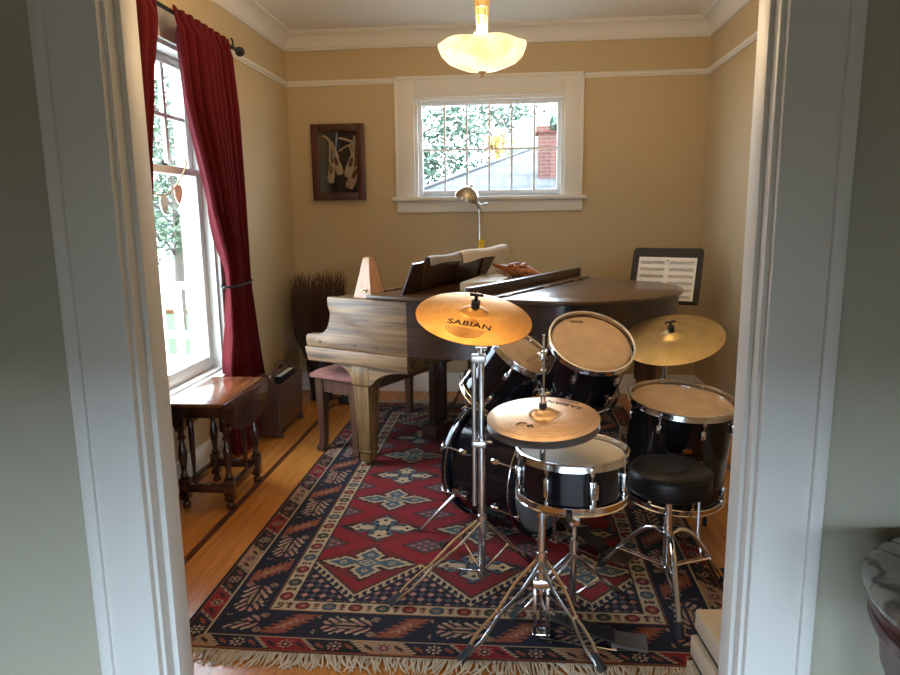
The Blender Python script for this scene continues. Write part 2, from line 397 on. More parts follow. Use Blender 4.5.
# crown moulding, picture rail, baseboards: profiles swept round the room
def sweep_room(name, prof, mat='trim', runs=('left', 'back', 'right', 'front')):
    """prof = list of (offset from wall, z) closed loop; mitred at the corners"""
    b = B()
    def P(side, end, off):
        xl, xr, yf, yb = XL+off, XR-off, YF+off, YB-off
        return {('left', 0): (xl, yf), ('left', 1): (xl, yb), ('back', 0): (xl, yb), ('back', 1): (xr, yb), ('right', 0): (xr, yb), ('right', 1): (xr, yf), ('front', 0): (xr, yf), ('front', 1): (xl, yf)}[(side, end)]
    for sd in runs:
        vs = [(*P(sd, e, o), z) for e in (0, 1) for o, z in prof]; n = len(prof)
        fs = [(i, (i+1) % n, n+(i+1) % n, n+i) for i in range(n)]
        b._add(vs, fs)
    return struct(name, b, mat, angle=25)
cove = [(0, ZC-.127), (.016, ZC-.127), (.020, ZC-.120), (.018, ZC-.112), (.010, ZC-.108), (.016, ZC-.106)]
cove += [(.016 + .062*(1-math.cos(a)), ZC-.106 + .084*math.sin(a)) for a in [k*PI/16 for k in range(1, 9)]]
cove += [(.078, ZC-.014), (.088, ZC-.016), (.094, ZC-.011), (.094, ZC), (0, ZC)]
sweep_room('trim_crown_moulding', cove)
rail = [(0, 2.372), (.010, 2.372), (.012, 2.382), (.020, 2.386), (.024, 2.394), (.024, 2.402), (.018, 2.408), (.010, 2.412), (0, 2.412)]
def straight(name, segs, mat='trim'):
    b = B()
    for (p0, p1, nrm, prof) in segs:
        vs = [(p[0] + nrm[0]*o, p[1] + nrm[1]*o, z) for p in (p0, p1) for o, z in prof]; n = len(prof)
        b._add(vs, [(i, (i+1) % n, n+(i+1) % n, n+i) for i in range(n)] + [tuple(range(n)), tuple(range(n, 2*n))])
    return struct(name, b, mat, angle=25)
straight('trim_picture_rail_left', [((XL, 4.045), (XL, YB), (1, 0), rail), ((XL, YF), (XL, 2.83), (1, 0), rail)])
straight('trim_picture_rail_back', [((XL, YB), (-.914, YB), (0, -1), rail), ((.496, YB), (XR, YB), (0, -1), rail)])
straight('trim_picture_rail_right', [((XR, YF), (XR, YB), (-1, 0), rail)])
base = [(0, 0), (.018, 0), (.018, .125), (.012, .14), (.008, .15), (0, .15)]
straight('baseboard_left', [((XL, YF), (XL, YB), (1, 0), base)])
straight('baseboard_back', [((XL, YB), (XR, YB), (0, -1), base)])
straight('baseboard_right', [((XR, YF), (XR, YB), (-1, 0), base)])
straight('baseboard_hall_left', [((HX0, HW), (-.948, HW), (0, -1), base)])
straight('baseboard_hall_right', [((.612, HW), (HX1, HW), (0, -1), base)])

# ------------------------------------------------------------------ back window
w = bpy.data.objects.new('window_1', None); COL.objects.link(w); w.location = (-.2, YB, BW[2]); w['kind'] = 'structure'; ROOT[w.name] = at((-.2, YB, BW[2]))
b = B()
b.box((-.912, YB-.022, 1.535), (BW[0], YB, 2.413), bev=.002); b.box((BW[1], YB-.022, 1.535), (.495, YB, 2.413), bev=.002)
b.box((BW[0], YB-.022, BW[3]), (BW[1], YB, 2.413), bev=.002)
for x0, x1 in ((-.914, -.893), (.477, .497)): b.box((x0, YB-.032, 1.535), (x1, YB, 2.416), bev=.004)
b.box((-.914, YB-.032, 2.392), (.497, YB, 2.416), bev=.004)
struct('window_casing', b, 'trim', w)
b = B(); b.box((-.938, YB-.06, 1.505), (.527, YB+.07, 1.535), bev=.006); b.box((-.908, YB-.022, 1.418), (.499, YB, 1.505), bev=.003)
struct('window_sill', b, 'trim', w)
b = B()
for x0, x1 in ((BW[0], BW[0]+.025), (BW[1]-.025, BW[1])): b.box((x0, YB, BW[2]), (x1, YB+.16, BW[3]))
b.box((BW[0]+.025, YB, BW[3]-.02), (BW[1]-.025, YB+.16, BW[3])); b.box((BW[0]+.025, YB+.07, BW[2]), (BW[1]-.025, YB+.16, BW[2]+.012))
struct('window_frame', b, 'trim', w)
gx0, gx1, gz0, gz1 = -.712, .308, 1.582, 2.212
b = B(); y0, y1 = YB+.045, YB+.085
b.box((BW[0]+.026, y0, BW[2]+.013), (gx0, y1, BW[3]-.021), bev=.003); b.box((gx1, y0, BW[2]+.013), (BW[1]-.026, y1, BW[3]-.021), bev=.003)
b.box((gx0, y0, BW[2]+.013), (gx1, y1, gz0), bev=.003); b.box((gx0, y0, gz1), (gx1, y1, BW[3]-.021), bev=.003)
for k in range(1, 6):
    x = gx0 + (gx1-gx0)*k/6; b.box((x-.0075, y0+.008, gz0), (x+.0075, y1-.014, gz1))
zm = (gz0+gz1)/2 - .01; b.box((gx0, y0+.009, zm-.0075), (gx1, y1-.015, zm+.0075))
struct('window_sash', b, plain('blue_white_sash_paint', (.74, .77, .80), .35), w)
b = B(); b.box((gx0, YB+.064, gz0), (gx1, YB+.067, gz1)); struct('window_pane', b, 'glass', w)

# ------------------------------------------------------------------ left window (double hung)
w = bpy.data.objects.new('window_2', None); COL.objects.link(w); w.location = (XL, 3.44, .5); w['kind'] = 'structure'; ROOT[w.name] = at((XL, 3.44, .5))
b = B()
for y0, y1 in ((2.83, LW[0]), (LW[1], 4.045)): b.box((XL, y0, .49), (XL+.022, y1, 2.413), bev=.003)
b.box((XL, LW[0], LW[3]), (XL+.022, LW[1], 2.413), bev=.003)
struct('window_casing', b, 'trim', w)
b = B(); b.box((XL-.047, 2.955, .47), (XL, 3.925, .5165)); b.box((XL+.001, 2.80, .465), (XL+.075, 4.07, .5035), bev=.006); b.box((XL, 2.84, .38), (XL+.02, 4.03, .465), bev=.003)
struct('window_sill', b, 'trim', w)
b = B()
for y0, y1 in ((LW[0], LW[0]+.022), (LW[1]-.022, LW[1])): b.box((XL-.18, y0, LW[2]), (XL, y1, LW[3]))
b.box((XL-.18, LW[0], LW[3]-.02), (XL, LW[1], LW[3])); b.box((XL-.2, LW[0], LW[2]-.03), (XL-.062, LW[1], LW[2]+.015))
struct('window_frame', b, 'trim', w)
def sash(x0, x1, z0, z1, stile, bot, top, grid):
    b = B(); a0, a1 = LW[0]+.024, LW[1]-.024
    b.box((x0, a0, z0), (x1, a0+stile, z1), bev=.003); b.box((x0, a1-stile, z0), (x1, a1, z1), bev=.003)
    b.box((x0, a0+stile, z0), (x1, a1-stile, z0+bot), bev=.003); b.box((x0, a0+stile, z1-top), (x1, a1-stile, z1), bev=.003)
    if grid:
        A0, A1 = a0+stile, a1-stile
        for k in range(1, 4):
            y = A0 + (A1-A0)*k/4; b.box((x0+.006, y-.015, z0+bot), (x1-.006, y+.015, z1-top), bev=.002)
        zz = (z0+bot+z1-top)/2; b.box((x0+.007, A0, zz-.011), (x1-.007, A1, zz+.011), bev=.002)
    return b
struct('window_upper_sash', sash(XL-.125, XL-.09, 1.63, 2.25, .05, .04, .05, True), 'trim', w)
struct('window_lower_sash', sash(XL-.088, XL-.05, .517, 1.67, .05, .075, .04, False), 'trim', w)
b = B(); b.box((XL-.109, 2.97, 1.64), (XL-.106, 3.91, 2.24)); b.box((XL-.071, 2.97, .58), (XL-.068, 3.91, 1.64)); struct('window_pane', b, 'glass', w)
b = B(); b.box((XL-.085, 3.50, 1.67), (XL-.055, 3.55, 1.682), bev=.002); b.cyl((XL-.07, 3.525, 1.68), (XL-.07, 3.525, 1.695), .008); struct('window_latch', b, 'black_metal', w)
# unseen window added behind the camera to light the doorway
w = bpy.data.objects.new('window_added', None); COL.objects.link(w); w.location = (0, HY0, ADDED_WIN[2]); w['kind'] = 'structure'; ROOT[w.name] = at((0, HY0, ADDED_WIN[2]))
b = B()
for x in (ADDED_WIN[0], -.5, .3, ADDED_WIN[1]-.06): b.box((x, HY0-.12, ADDED_WIN[2]), (x+.06, HY0-.06, ADDED_WIN[3]))
b.box((ADDED_WIN[0]+.06, HY0-.118, ADDED_WIN[2]), (ADDED_WIN[1]-.06, HY0-.062, ADDED_WIN[2]+.06)); b.box((ADDED_WIN[0]+.06, HY0-.118, ADDED_WIN[3]-.06), (ADDED_WIN[1]-.06, HY0-.062, ADDED_WIN[3]))
struct('window_sash', b, 'trim', w)
b = B(); b.box((ADDED_WIN[0], HY0-.091, ADDED_WIN[2]), (ADDED_WIN[1], HY0-.088, ADDED_WIN[3])); struct('window_pane', b, 'glass', w)

# ------------------------------------------------------------------ curtains and rod
def interp(tab, z):
    tab = sorted(tab)
    if z <= tab[0][0]: return tab[0][1:]
    for a, c in zip(tab, tab[1:]):
        if z <= c[0]:
            t = (z-a[0])/(c[0]-a[0]); t = t*t*(3-2*t)*.4 + t*.6
            return tuple(p + (q-p)*t for p, q in zip(a[1:], c[1:]))
    return tab[-1][1:]
def curtain(tab, nf, ph, x0=-1.648):
    b = B()
    def fn(u, v):
        z = .012 + (2.398-.012)*v; y0, y1 = interp(tab, z)
        amp = .052 if z < 2.3 else .052 - .040*min(1, (z-2.3)/.06)
        tie = math.exp(-((z-1.02)/.16)**2); amp *= 1 - .45*tie
        uu = u + .025*math.sin(5*v+ph)*math.sin(PI*u)
        a = 2*PI*nf*uu + ph + .5*math.sin(3.1*v+ph)
        fold = 2*math.sqrt(math.sin(a/2 + .25*math.sin(a*.5+ph))**2 + .012)**.85 - 1.1
        x = x0 + (.018 if z > 2.3 else .018*max(0., (z-1.9)/.4)) + amp*(fold*(.8+.3*math.sin(1.7*a/2+ph)) + .12*math.sin(3*a+.4)) + .012*tie
        y = y0 + (y1-y0)*(u + .010*math.sin(2*a+1)) - .065*max(0., (z-1.9)/.5)
        return (x, y, z)
    b.grid(fn, nf*14, 70); return b
RC = [(0., 3.735, 4.345), (.39, 3.725, 4.245), (.55, 3.735, 4.205), (.72, 3.785, 4.17), (1.02, 3.805, 4.125), (1.1, 3.80, 4.125), (1.5, 3.645, 4.14), (2.0, 3.455, 4.14), (2.30, 3.435, 4.10), (2.4, 3.43, 4.09)]
LCt = [(0., 2.62, 3.00), (.6, 2.66, 2.98), (1.02, 2.70, 2.96), (1.66, 2.70, 3.085), (2.0, 2.70, 3.17), (2.3, 2.70, 3.27), (2.4, 2.70, 3.29)]
for tab, nf, ph, lab, ty in ((RC, 8, 1.2, 'dark red curtain right of the tall window, tied back beside the drop-leaf table', (3.79, 4.14)),
                             (LCt, 6, 2.0, 'dark red curtain nearest the doorway, mostly hidden behind the white jamb', (2.69, 2.97))):
    bb = curtain(tab, nf, ph); bb.solidify(.002)
    c = tag(finish('curtain', bb, 'curtain', loc=(-1.65, sum(ty)/2, 0), angle=70), lab, 'curtain', 'dark red window curtains')
    b = B(); n = 28; cyy = sum(ty)/2; hy = (ty[1]-ty[0])/2
    pts = [(-1.645 + .062*math.sin(2*PI*k/n), cyy + hy*1.0*math.cos(2*PI*k/n), 1.015 + .008*math.cos(2*PI*k/n)) for k in range(n+1)]
    for k in range(n):
        b.tube([pts[k], pts[k+1]], .0065, 6)
    b.tube([(-1.69, ty[1] - .02, 1.02), (-1.735, ty[1]+.01, 1.03)], .004, 6)
    finish('tieback', b, 'black_metal', c)
rod = thing('curtain_rod', 'black iron curtain rod with ball end above the tall window', 'curtain rod', (-1.648, 3.44, 2.376))
b = B(); b.cyl((-1.648, 2.62, 2.376), (-1.648, 4.195, 2.376), .0105, seg=12); finish('rod', b, 'black_metal', rod)
for s, y in ((1, 4.195), (-1, 2.62)):
    b = B(); m = at((-1.648, y, 2.376), frame_from_z((0, s, 0)))
    b.lathe([(0, -.006), (.013, -.006), (.014, .004), (.009, .010), (.012, .016), (.024, .028), (.029, .043), (.026, .058), (.016, .068), (.006, .073), (0, .074)], m, 20)
    finish('finial', b, 'black_metal', rod)
for y in (4.10, 2.66):
    b = B(); b.tube([(-1.729, y, 2.40), (-1.70, y, 2.372), (-1.66, y, 2.362), (-1.642, y, 2.366), (-1.631, y, 2.378), (-1.634, y, 2.41), (-1.642, y, 2.418)], .006, 8)
    b.box((-1.727, y-.012, 2.36), (-1.722, y+.012, 2.43)); finish('bracket', b, 'black_metal', rod)
# small garland hanging from the meeting rail of the tall window
g = thing('hanging_garland', 'small cord garland with cloth pieces hanging on the tall window', 'garland', (-1.66, 3.4, 1.665))
g_pts = [(-1.69, 3.525 - .60*t, 1.672 - .64*t*(1-t)*1.02) for t in [k/24 for k in range(25)]]
b = B(); b.tube(g_pts, .0045, 7); b.cyl((-1.69, 3.525, 1.672), (-1.70, 3.525, 1.70), .006); finish('cord', b, 'gold_cloth', g)
for k, mt in ((5, 'heart'), (11, 'trim')):
    p = V(g_pts[k]); b = B()
    b.prism([(0, 0), (.028, .006), (.05, -.02), (.032, -.07), (.002, -.092), (-.026, -.06), (-.034, -.02), (-.020, .004)], .012, at(p + V((-.006, 0, -.004)), Matrix(((0, 0, 1, 0), (1, 0, 0, 0), (0, 1, 0, 0), (0, 0, 0, 1)))), bev=.003)
    finish('cloth_piece', b, mt, g)

# ------------------------------------------------------------------ ceiling light
cl = thing('ceiling_light', 'lit amber glass bowl light hanging on a brass stem from the ceiling', 'ceiling light', (-.14, 3.0, ZC))
def bowl_r(r, a): return r
b = B()
prof = [(0, 1.990), (.03, 1.991), (.07, 1.998), (.11, 2.013), (.145, 2.030), (.168, 2.052), (.180, 2.080), (.1815, 2.094), (.178, 2.097), (.174, 2.088), (.163, 2.059), (.14, 2.036), (.105, 2.018), (.065, 2.003), (.02, 1.997), (0, 1.997)]
b.lathe(prof, at((-.14, 3.0, -.012)), 72)
for v in b.bm.verts:
    dx, dy = v.co.x + .14, v.co.y - 3.0; r = math.hypot(dx, dy); a = math.atan2(dy, dx)
    if r > .12: v.co.z += .004*math.cos(6*a+.5) * ((r-.12)/.06)
finish('glass_bowl', b, 'shade', cl)
b = B(); b.lathe([(0, 1.968), (.006, 1.969), (.011, 1.975), (.008, 1.981), (.016, 1.984), (.018, 1.990), (0, 1.991)], at((-.14, 3.0, -.012)), 20); finish('finial', b, 'brass', cl)
b = B()
b.lathe([(0, 1.996), (.016, 1.998), (.016, 2.10), (.022, 2.115), (.020, 2.13), (.017, 2.14), (.020, 2.20), (.027, 2.265), (.040, 2.272), (.042, 2.285), (.030, 2.30), (.012, 2.31), (.010, 2.68), (.03, 2.70), (.062, 2.725), (.066, 2.752), (0, 2.752)], at((-.14, 3.0, 0)), 24)
for k in range(10):
    a = 2*PI*k/10; b.tube([(-.14+.018*math.cos(a), 3+.018*math.sin(a), 2.12), (-.14+.030*math.cos(a), 3+.030*math.sin(a), 2.27)], .0035, 6)
for z, r in ((2.155, .021), (2.19, .0235), (2.225, .026)): b.torus(r, .0025, at((-.14, 3.0, z)), 24, 6)
for k in range(3):
    a = 2*PI*k/3+.4; b.tube([(-.14+.012*math.cos(a), 3+.012*math.sin(a), 2.13), (-.14+.10*math.cos(a), 3+.10*math.sin(a), 2.11), (-.14+.172*math.cos(a), 3+.172*math.sin(a), 2.083)], .004, 6)
finish('stem', b, 'brass', cl)

# ------------------------------------------------------------------ framed shadow box with ballet shoes on the back wall
X0, X1, Z0, Z1, yb = -1.557, -1.151, 1.519, 2.088, YB-.001
pf = thing('framed_shadow_box', 'dark red-brown framed shadow box of hanging pointe shoes on back wall', 'picture', ((X0+X1)/2, YB, Z0))
b = B(); fw = .056; y0 = yb-.055
b.box((X0, y0, Z0), (X0+fw, yb, Z1), bev=.004); b.box((X1-fw, y0, Z0), (X1, yb, Z1), bev=.004)
b.box((X0+fw, y0, Z0), (X1-fw, yb, Z0+fw), bev=.004); b.box((X0+fw, y0, Z1-fw), (X1-fw, yb, Z1), bev=.004)
finish('frame', b, 'frame', pf)
b = B(); b.box((X0+fw, yb-.012, Z0+fw), (X1-fw, yb-.002, Z1-fw)); finish('backing', b, 'backing', pf)
b = B(); b.box((X0+fw-.004, y0+.010, Z0+fw-.004), (X1-fw+.004, y0+.012, Z1-fw+.004)); finish('glass_front', b, 'glass', pf)
def shoe(x, z, ang, L):
    m = at((x, yb-.025, z), Matrix(((math.cos(ang), -math.sin(ang), 0, 0), (0, 0, -1, 0), (math.sin(ang), math.cos(ang), 0, 0), (0, 0, 0, 1))))
    s = B(); prof = [(-.5, .05), (-.46, .15), (-.3, .185), (-.1, .19), (.1, .16), (.3, .13), (.45, .11), (.5, .05)]
    pts = [m @ V((w*0, t*L, 0)) for t, w in prof]
    s.tube(pts, [w*L for t, w in prof], 14, up=m.to_3x3() @ V((0, 0, 1)), flat=1.0)
    for v in s.bm.verts: v.co.y = yb-.025 + (v.co.y - (yb-.025))*.35
    o = finish('pointe_shoe', s, 'satin', pf)
    s = B(); s.ball(m @ V((0, .12*L, .045*L)), .2*L, (.42, 1.3, .12), 14, m.to_3x3().to_4x4())
    finish('shoe_opening', s, 'insole', o); return o
shoe(-1.415, 1.725, -.10, .155); shoe(-1.365, 1.79, .30, .165); shoe(-1.265, 1.775, -.30, .175); shoe(-1.245, 1.69, -.45, .185)
for pts in (((-1.47, 2.005), (-1.445, 1.99), (-1.42, 1.965), (-1.405, 1.93), (-1.385, 1.84)), ((-1.42, 1.965), (-1.42, 1.90), (-1.425, 1.80)), ((-1.40, 1.955), (-1.37, 1.87), (-1.355, 1.84)),
            ((-1.225, 2.00), (-1.235, 1.93), (-1.235, 1.86)), ((-1.225, 2.00), (-1.21, 1.9), (-1.21, 1.77)), ((-1.345, 1.985), (-1.30, 1.975), (-1.24, 1.955)), ((-1.35, 1.89), (-1.30, 1.92), (-1.245, 1.94)), ((-1.265, 1.93), (-1.25, 1.87), (-1.255, 1.84))):
    s = B(); s.tube([(x, yb-.02, z) for x, z in pts], .0085, 8); finish('ribbon', s, 'satin', pf)

# ------------------------------------------------------------------ marble-topped console in the hall (right edge of the photo)
ct = thing('console_table', 'marble-topped dark wood table in the hall, right edge', 'table', (.885, 1.10, 0))
m = at((.897, 1.10, -.055))
b = B(); b.lathe([(0, .79), (.27, .79), (.285, .793), (.296, .801), (.298, .809), (.292, .817), (.276, .823), (.27, .824), (0, .824)], m, 64); finish('marble_top', b, 'marble', ct)
b = B(); b.lathe([(0, .789), (.276, .789), (.284, .782), (.285, .772), (.279, .764), (.270, .760), (.279, .755), (.283, .744), (.279, .732), (.268, .724), (.262, .70), (.258, .66), (0, .66)], m, 64); finish('apron', b, 'frame', ct)
for k in range(4):
    a = PI/4 + PI/2*k; c, s_ = math.cos(a), math.sin(a)
    b = B(); b.tube([((.885)+.20*c, 1.10+.20*s_, .70), ((.885)+.225*c, 1.10+.225*s_, .55), ((.885)+.16*c, 1.10+.16*s_, .25), ((.885)+.22*c, 1.10+.22*s_, .018)], [.03, .024, .018, .022], 12); finish('leg', b, 'frame', ct)

# ------------------------------------------------------------------ stack of cream boxes just inside the doorway
for (cx, cy, rz, sx, sy_, z0, z1, mt, nm, lab) in (
        (.650, 1.735, .10, .240, .385, 0, .085, 'cream_box', 'flat_box', 'flat cream box at the bottom of the stack by right jamb'),
        (.653, 1.74, .10, .228, .378, .087, .168, 'cream_box', 'flat_box', 'flat cream box in the middle of the stack by right jamb'),
        (.656, 1.745, .10, .215, .368, .170, .250, 'cream_box', 'flat_box', 'flat cream box on top of the stack by right jamb')):
    t = thing(nm, lab, 'box', (cx, cy, z0), rz, 'cream boxes stacked inside the doorway'); mm = ROOT[t.name]; h = z1-z0
    b = B(); b.box((-sx/2+.006, -sy_/2+.006, 0), (sx/2-.006, sy_/2-.006, h*.25), mm, bev=.002); finish('box_base', b, 'dark_gap', t)  # dark colour stands in for the shade in the gap below each lid
    b = B(); b.box((-sx/2, -sy_/2, h*.25), (sx/2, sy_/2, h), mm, bev=.003); finish('box_lid', b, mt, t)

# ------------------------------------------------------------------ drop-leaf gate-leg table by the window
gt = thing('drop_leaf_table', 'small dark mahogany gate-leg table with drop leaves under the window', 'table', (-1.49, 3.24, 0))
TX0, TX1, TY0, TY1, TZ = -1.605, -1.335, 2.945, 3.485, .56
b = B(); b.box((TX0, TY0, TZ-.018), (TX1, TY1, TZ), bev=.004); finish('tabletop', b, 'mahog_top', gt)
for s, X in ((1, TX1+.003), (-1, TX0-.003)):
    n = 18; ym = (TY0+TY1)/2; hy = (TY1-TY0)/2
    poly = [(TY0, 0)] + [(ym - hy*math.cos(PI*k/n), -.175*math.sin(PI*k/n)**.8) for k in range(1, n)] + [(TY1, 0)]
    tilt = .06 if s > 0 else .03
    mm = at((X, 0, TZ-.004), Matrix(((0, s*math.sin(tilt)*-1, s, 0), (1, 0, 0, 0), (0, 1, 0, 0), (0, 0, 0, 1))))
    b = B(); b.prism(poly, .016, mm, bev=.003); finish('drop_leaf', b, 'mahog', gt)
FX0, FX1, FY0, FY1 = -1.60, -1.375, 3.06, 3.41
b = B()
b.box((FX0, FY0-.012, TZ-.10), (FX1, FY0+.012, TZ-.019), bev=.002); b.box((FX0, FY1-.012, TZ-.10), (FX1, FY1+.012, TZ-.019), bev=.002)
b.box((FX0-.01, FY0, TZ-.10), (FX0+.012, FY1, TZ-.019), bev=.002); b.box((FX1-.012, FY0, TZ-.10), (FX1+.01, FY1, TZ-.019), bev=.002)
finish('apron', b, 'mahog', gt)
legp = [(.012, 0), (.020, .004), (.022, .022), (.013, .036), (.019, .048), (.020, .05)]
legmid = [(.014, .155), (.021, .165), (.014, .175), (.012, .19), (.017, .225), (.0225, .265), (.020, .295), (.013, .33), (.012, .345), (.020, .353), (.020, .362), (.013, .37), (.018, .40)]
for x in (FX0, FX1):
    for y in (FY0, FY1):
        b = B(); m = at((x, y, 0)); b.lathe([(0, 0)] + legp + [(0, .05)], m, 16); b.box((x-.022, y-.022, .045), (x+.022, y+.022, .155), bev=.003)
        b.lathe([(0, .15)] + legmid + [(0, .41)], m, 16); b.box((x-.021, y-.021, .395), (x+.021, y+.021, TZ-.02), bev=.002); finish('leg', b, 'mahog', gt)
for a, c in (((FX0, FY0), (FX1, FY0)), ((FX0, FY1), (FX1, FY1)), ((FX0, FY0), (FX0, FY1)), ((FX1, FY0), (FX1, FY1))):
    b = B(); d = .014; b.box((min(a[0], c[0])-(d if a[0] == c[0] else -.02), min(a[1], c[1])-(d if a[1] == c[1] else -.02), .085), (max(a[0], c[0])+(d if a[0] == c[0] else -.02), max(a[1], c[1])+(d if a[1] == c[1] else -.02), .125), bev=.003); finish('stretcher', b, 'mahog', gt)
for x, y in ((FX1+.004, 3.26), (FX0-.004, 3.17)):
    b = B(); b.lathe([(0, .1), (.009, .1), (.008, .16), (.012, .22), (.015, .33), (.014, .40), (0, .46)], at((x, y, 0)), 12); finish('gate_leg', b, 'mahog', gt)

# ------------------------------------------------------------------ magazine rack
mr = thing('magazine_rack', 'dark carved wooden magazine rack with handle hole beside the red curtain', 'magazine rack', (-1.56, 4.36, 0))
YZ = Matrix(((1, 0, 0, 0), (0, 0, 1, 0), (0, 1, 0, 0), (0, 0, 0, 1)))   # local (x, y, extrude) -> (X, Z, Y)
endp = [(-.085, 0), (-.055, 0), (-.045, .02), (.035, .02), (.05, 0), (.085, 0), (.075, .03), (.070, .06), (.085, .355), (.065, .352), (.045, .36), (.025, .385), (.0, .415), (-.03, .428), (-.06, .415), (-.085, .38), (-.10, .36), (-.085, .06)]
for y in (4.135, 4.575):
    b = B(); b.prism(endp, .016, at((-1.56, y-.008, 0), YZ), bev=.003); finish('end_panel', b, 'rack', mr)
for s in (1, -1):
    b = B(); b._add([(-1.56+s*.071, 4.143, .06), (-1.56+s*.071, 4.567, .06), (-1.56+s*.086, 4.567, .352), (-1.56+s*.086, 4.143, .352)], [(0, 1, 2, 3)]); b.solidify(.012); finish('side_panel', b, 'rack', mr)
b = B(); b.box((-1.63, 4.143, .05), (-1.49, 4.567, .062)); finish('bottom_board', b, 'rack', mr)
XZm = Matrix(((0, 0, 1, 0), (1, 0, 0, 0), (0, 1, 0, 0), (0, 0, 0, 1)))   # local (x,y,ext) -> (Y, Z, X)
b = B()
out = [(-.21, .06), (.21, .06), (.21, .36), (.17, .365), (.14, .40), (.10, .425), (.06, .455), (.0, .468), (-.06, .455), (-.10, .425), (-.14, .40), (-.17, .365), (-.21, .36)]
half = [(-.21, .06), (0, .06), (0, .395), (-.03, .395), (-.055, .405), (-.06, .42), (-.045, .432), (0, .436), (0, .468), (-.06, .455), (-.10, .425), (-.14, .40), (-.17, .365), (-.21, .36)]
mm = at((-1.5625, 4.355, 0), XZm)
b.prism(half, .014, mm); b.prism([(-y, z) for y, z in half][::-1], .014, mm); finish('handle_divider', b, 'rack', mr)
for (x, w_, y0, y1, z1, mt, lab, cat, nm) in ((-1.523, .042, 4.22, 4.50, .385, 'plastic', 'black binder with white page edges standing in magazine rack', 'binder', 'ring_binder'),
                                         (-1.595, .03, 4.20, 4.52, .37, 'grey_card', 'grey magazine standing behind the rack handle', 'magazine', 'magazine')):
    t = thing(nm, lab, cat, (x, 4.36, .063))
    b = B(); b.box((x-w_/2, y0, .063), (x-w_/2+.003, y1, z1)); b.box((x+w_/2-.003, y0, .063), (x+w_/2, y1, z1)); b.box((x-w_/2, y0, .063), (x+w_/2, y0+.003, z1)); finish('cover', b, mt, t)
    b = B(); b.box((x-w_/2+.003, y0+.004, .066), (x+w_/2-.003, y1-.003, z1-.002)); finish('pages', b, 'paper', t)

# ------------------------------------------------------------------ pot of dry twigs in the corner
tw = thing('twig_pot', 'bundle of dry dark twigs in a tall pot in the left corner', 'dried plant', (-1.49, 5.10, 0))
b = B(); b.lathe([(0, 0), (.085, 0), (.09, .01), (.082, .03), (.092, .12), (.105, .22), (.115, .30), (.108, .34), (.116, .355), (.116, .365), (.104, .365), (.098, .34), (.09, .05), (0, .05)], at((-1.49, 5.10, 0)), 28); finish('pot', b, 'pot', tw)
b = B()
for k in range(560):
    a = random.random()*2*PI; q0 = math.sqrt(random.random()); r0 = .10*q0; r1 = .02 + .19*q0
    x0, y0 = -1.49+r0*math.cos(a), 5.10+r0*math.sin(a)
    x2, y2 = -1.49+r1*math.cos(a), 5.10+r1*.95*math.sin(a)
    h = .78 + .22*random.random()**1.3; ax = random.uniform(-.035, .035)
    pts = [(x0, y0, .3), (x0*.15+x2*.85, y0*.15+y2*.85, .50), (x2, y2, h-.1), (x2+ax, y2+random.uniform(-.02, .02), h)]
    pts = [(min(max(x, XL+.02), 9), min(y, YB-.02), z) for x, y, z in pts]
    b.tube(pts, [.004, .0036, .0025, .001], 4)
o = finish('twigs', b, 'twig', tw, weld=False, recalc=False); o['kind'] = 'stuff'
# black plug adapter on the floor under the bench
pl = thing('power_adapter', 'black power adapter with coiled cable on the floor behind the bench', 'power adapter', (-1.30, 5.0, 0))
b = B(); b.box((-1.33, 4.96, 0), (-1.25, 5.03, .05), bev=.006); finish('adapter_body', b, 'plastic', pl)
b = B(); pts = [(-1.35+.07*math.cos(a)*(1-.02*a), 5.0+.07*math.sin(a)*(1-.02*a), .006+.004*a) for a in [k*.35 for k in range(40)]]; b.tube(pts, .005, 6); finish('cable', b, 'rubber', pl)

# ------------------------------------------------------------------ grand piano (local frame: u along its length from the keyboard, v from treble to bass)
TH = math.radians(26.6); PO = V((-1.19, 3.81, 0)); PM = at(PO, RZ(-TH))
pn = thing('grand_piano', 'worn walnut baby grand piano with closed lid behind the drums', 'piano', PO, -TH)
def loc(name, b, mat, parent, root=None, **k):
    b.bm.transform(ROOT[(root or parent).name]); return finish(name, b, mat, parent, **k)
UZ = Matrix(((1, 0, 0, 0), (0, 0, -1, 0), (0, 1, 0, 0), (0, 0, 0, 1)))      # local (u, z, ext) -> ext toward -v
def armprism(b, poly, v0, v1, bev=0.): b.prism(poly, v1-v0, at((0, v1, 0), UZ), bev=bev)
arm = [(.012, .669), (.705, .669), (.705, .959), (.168, .959), (.165, .952), (.166, .905), (.178, .885), (.181, .86), (.172, .82), (.155, .782), (.125, .754), (.08, .742), (.004, .738), (-.004, .730), (-.008, .70), (-.004, .675)]
mould = [(.006, .586), (.705, .586), (.705, .667), (-.012, .667), (-.014, .655), (.002, .597)]
for v0, v1 in ((.0, .055), (1.305, 1.36)):
    b = B(); armprism(b, arm, v0, v1, .004); loc('arm', b, 'piano', pn)
    b = B(); armprism(b, mould, v0-.004, v1+.004, .003); loc('arm_moulding', b, 'piano', pn)
    b = B(); o_ = -.006 if v0 < .5 else 1.364
    for u, z in ((.10, .702), (.355, .70), (.50, .70)):
        b = B(); b.cyl((u, o_+.001, z), (u, o_+.004, z), .006, seg=10); loc('screw_plug', b, 'piano_dark', pn)
for v0, v1 in ((.056, .17), (1.19, 1.304)):
    b = B(); b.box((.19, v0, .668), (.70, v1, .957), bev=.003); loc('key_block', b, 'piano', pn)
b = B(); b.box((.02, .056, .588), (.72, 1.304, .665)); loc('keybed', b, 'piano', pn)
b = B(); b.box((.012, .056, .666), (.035, 1.304, .70), bev=.003); loc('key_slip', b, 'piano', pn)
b = B()
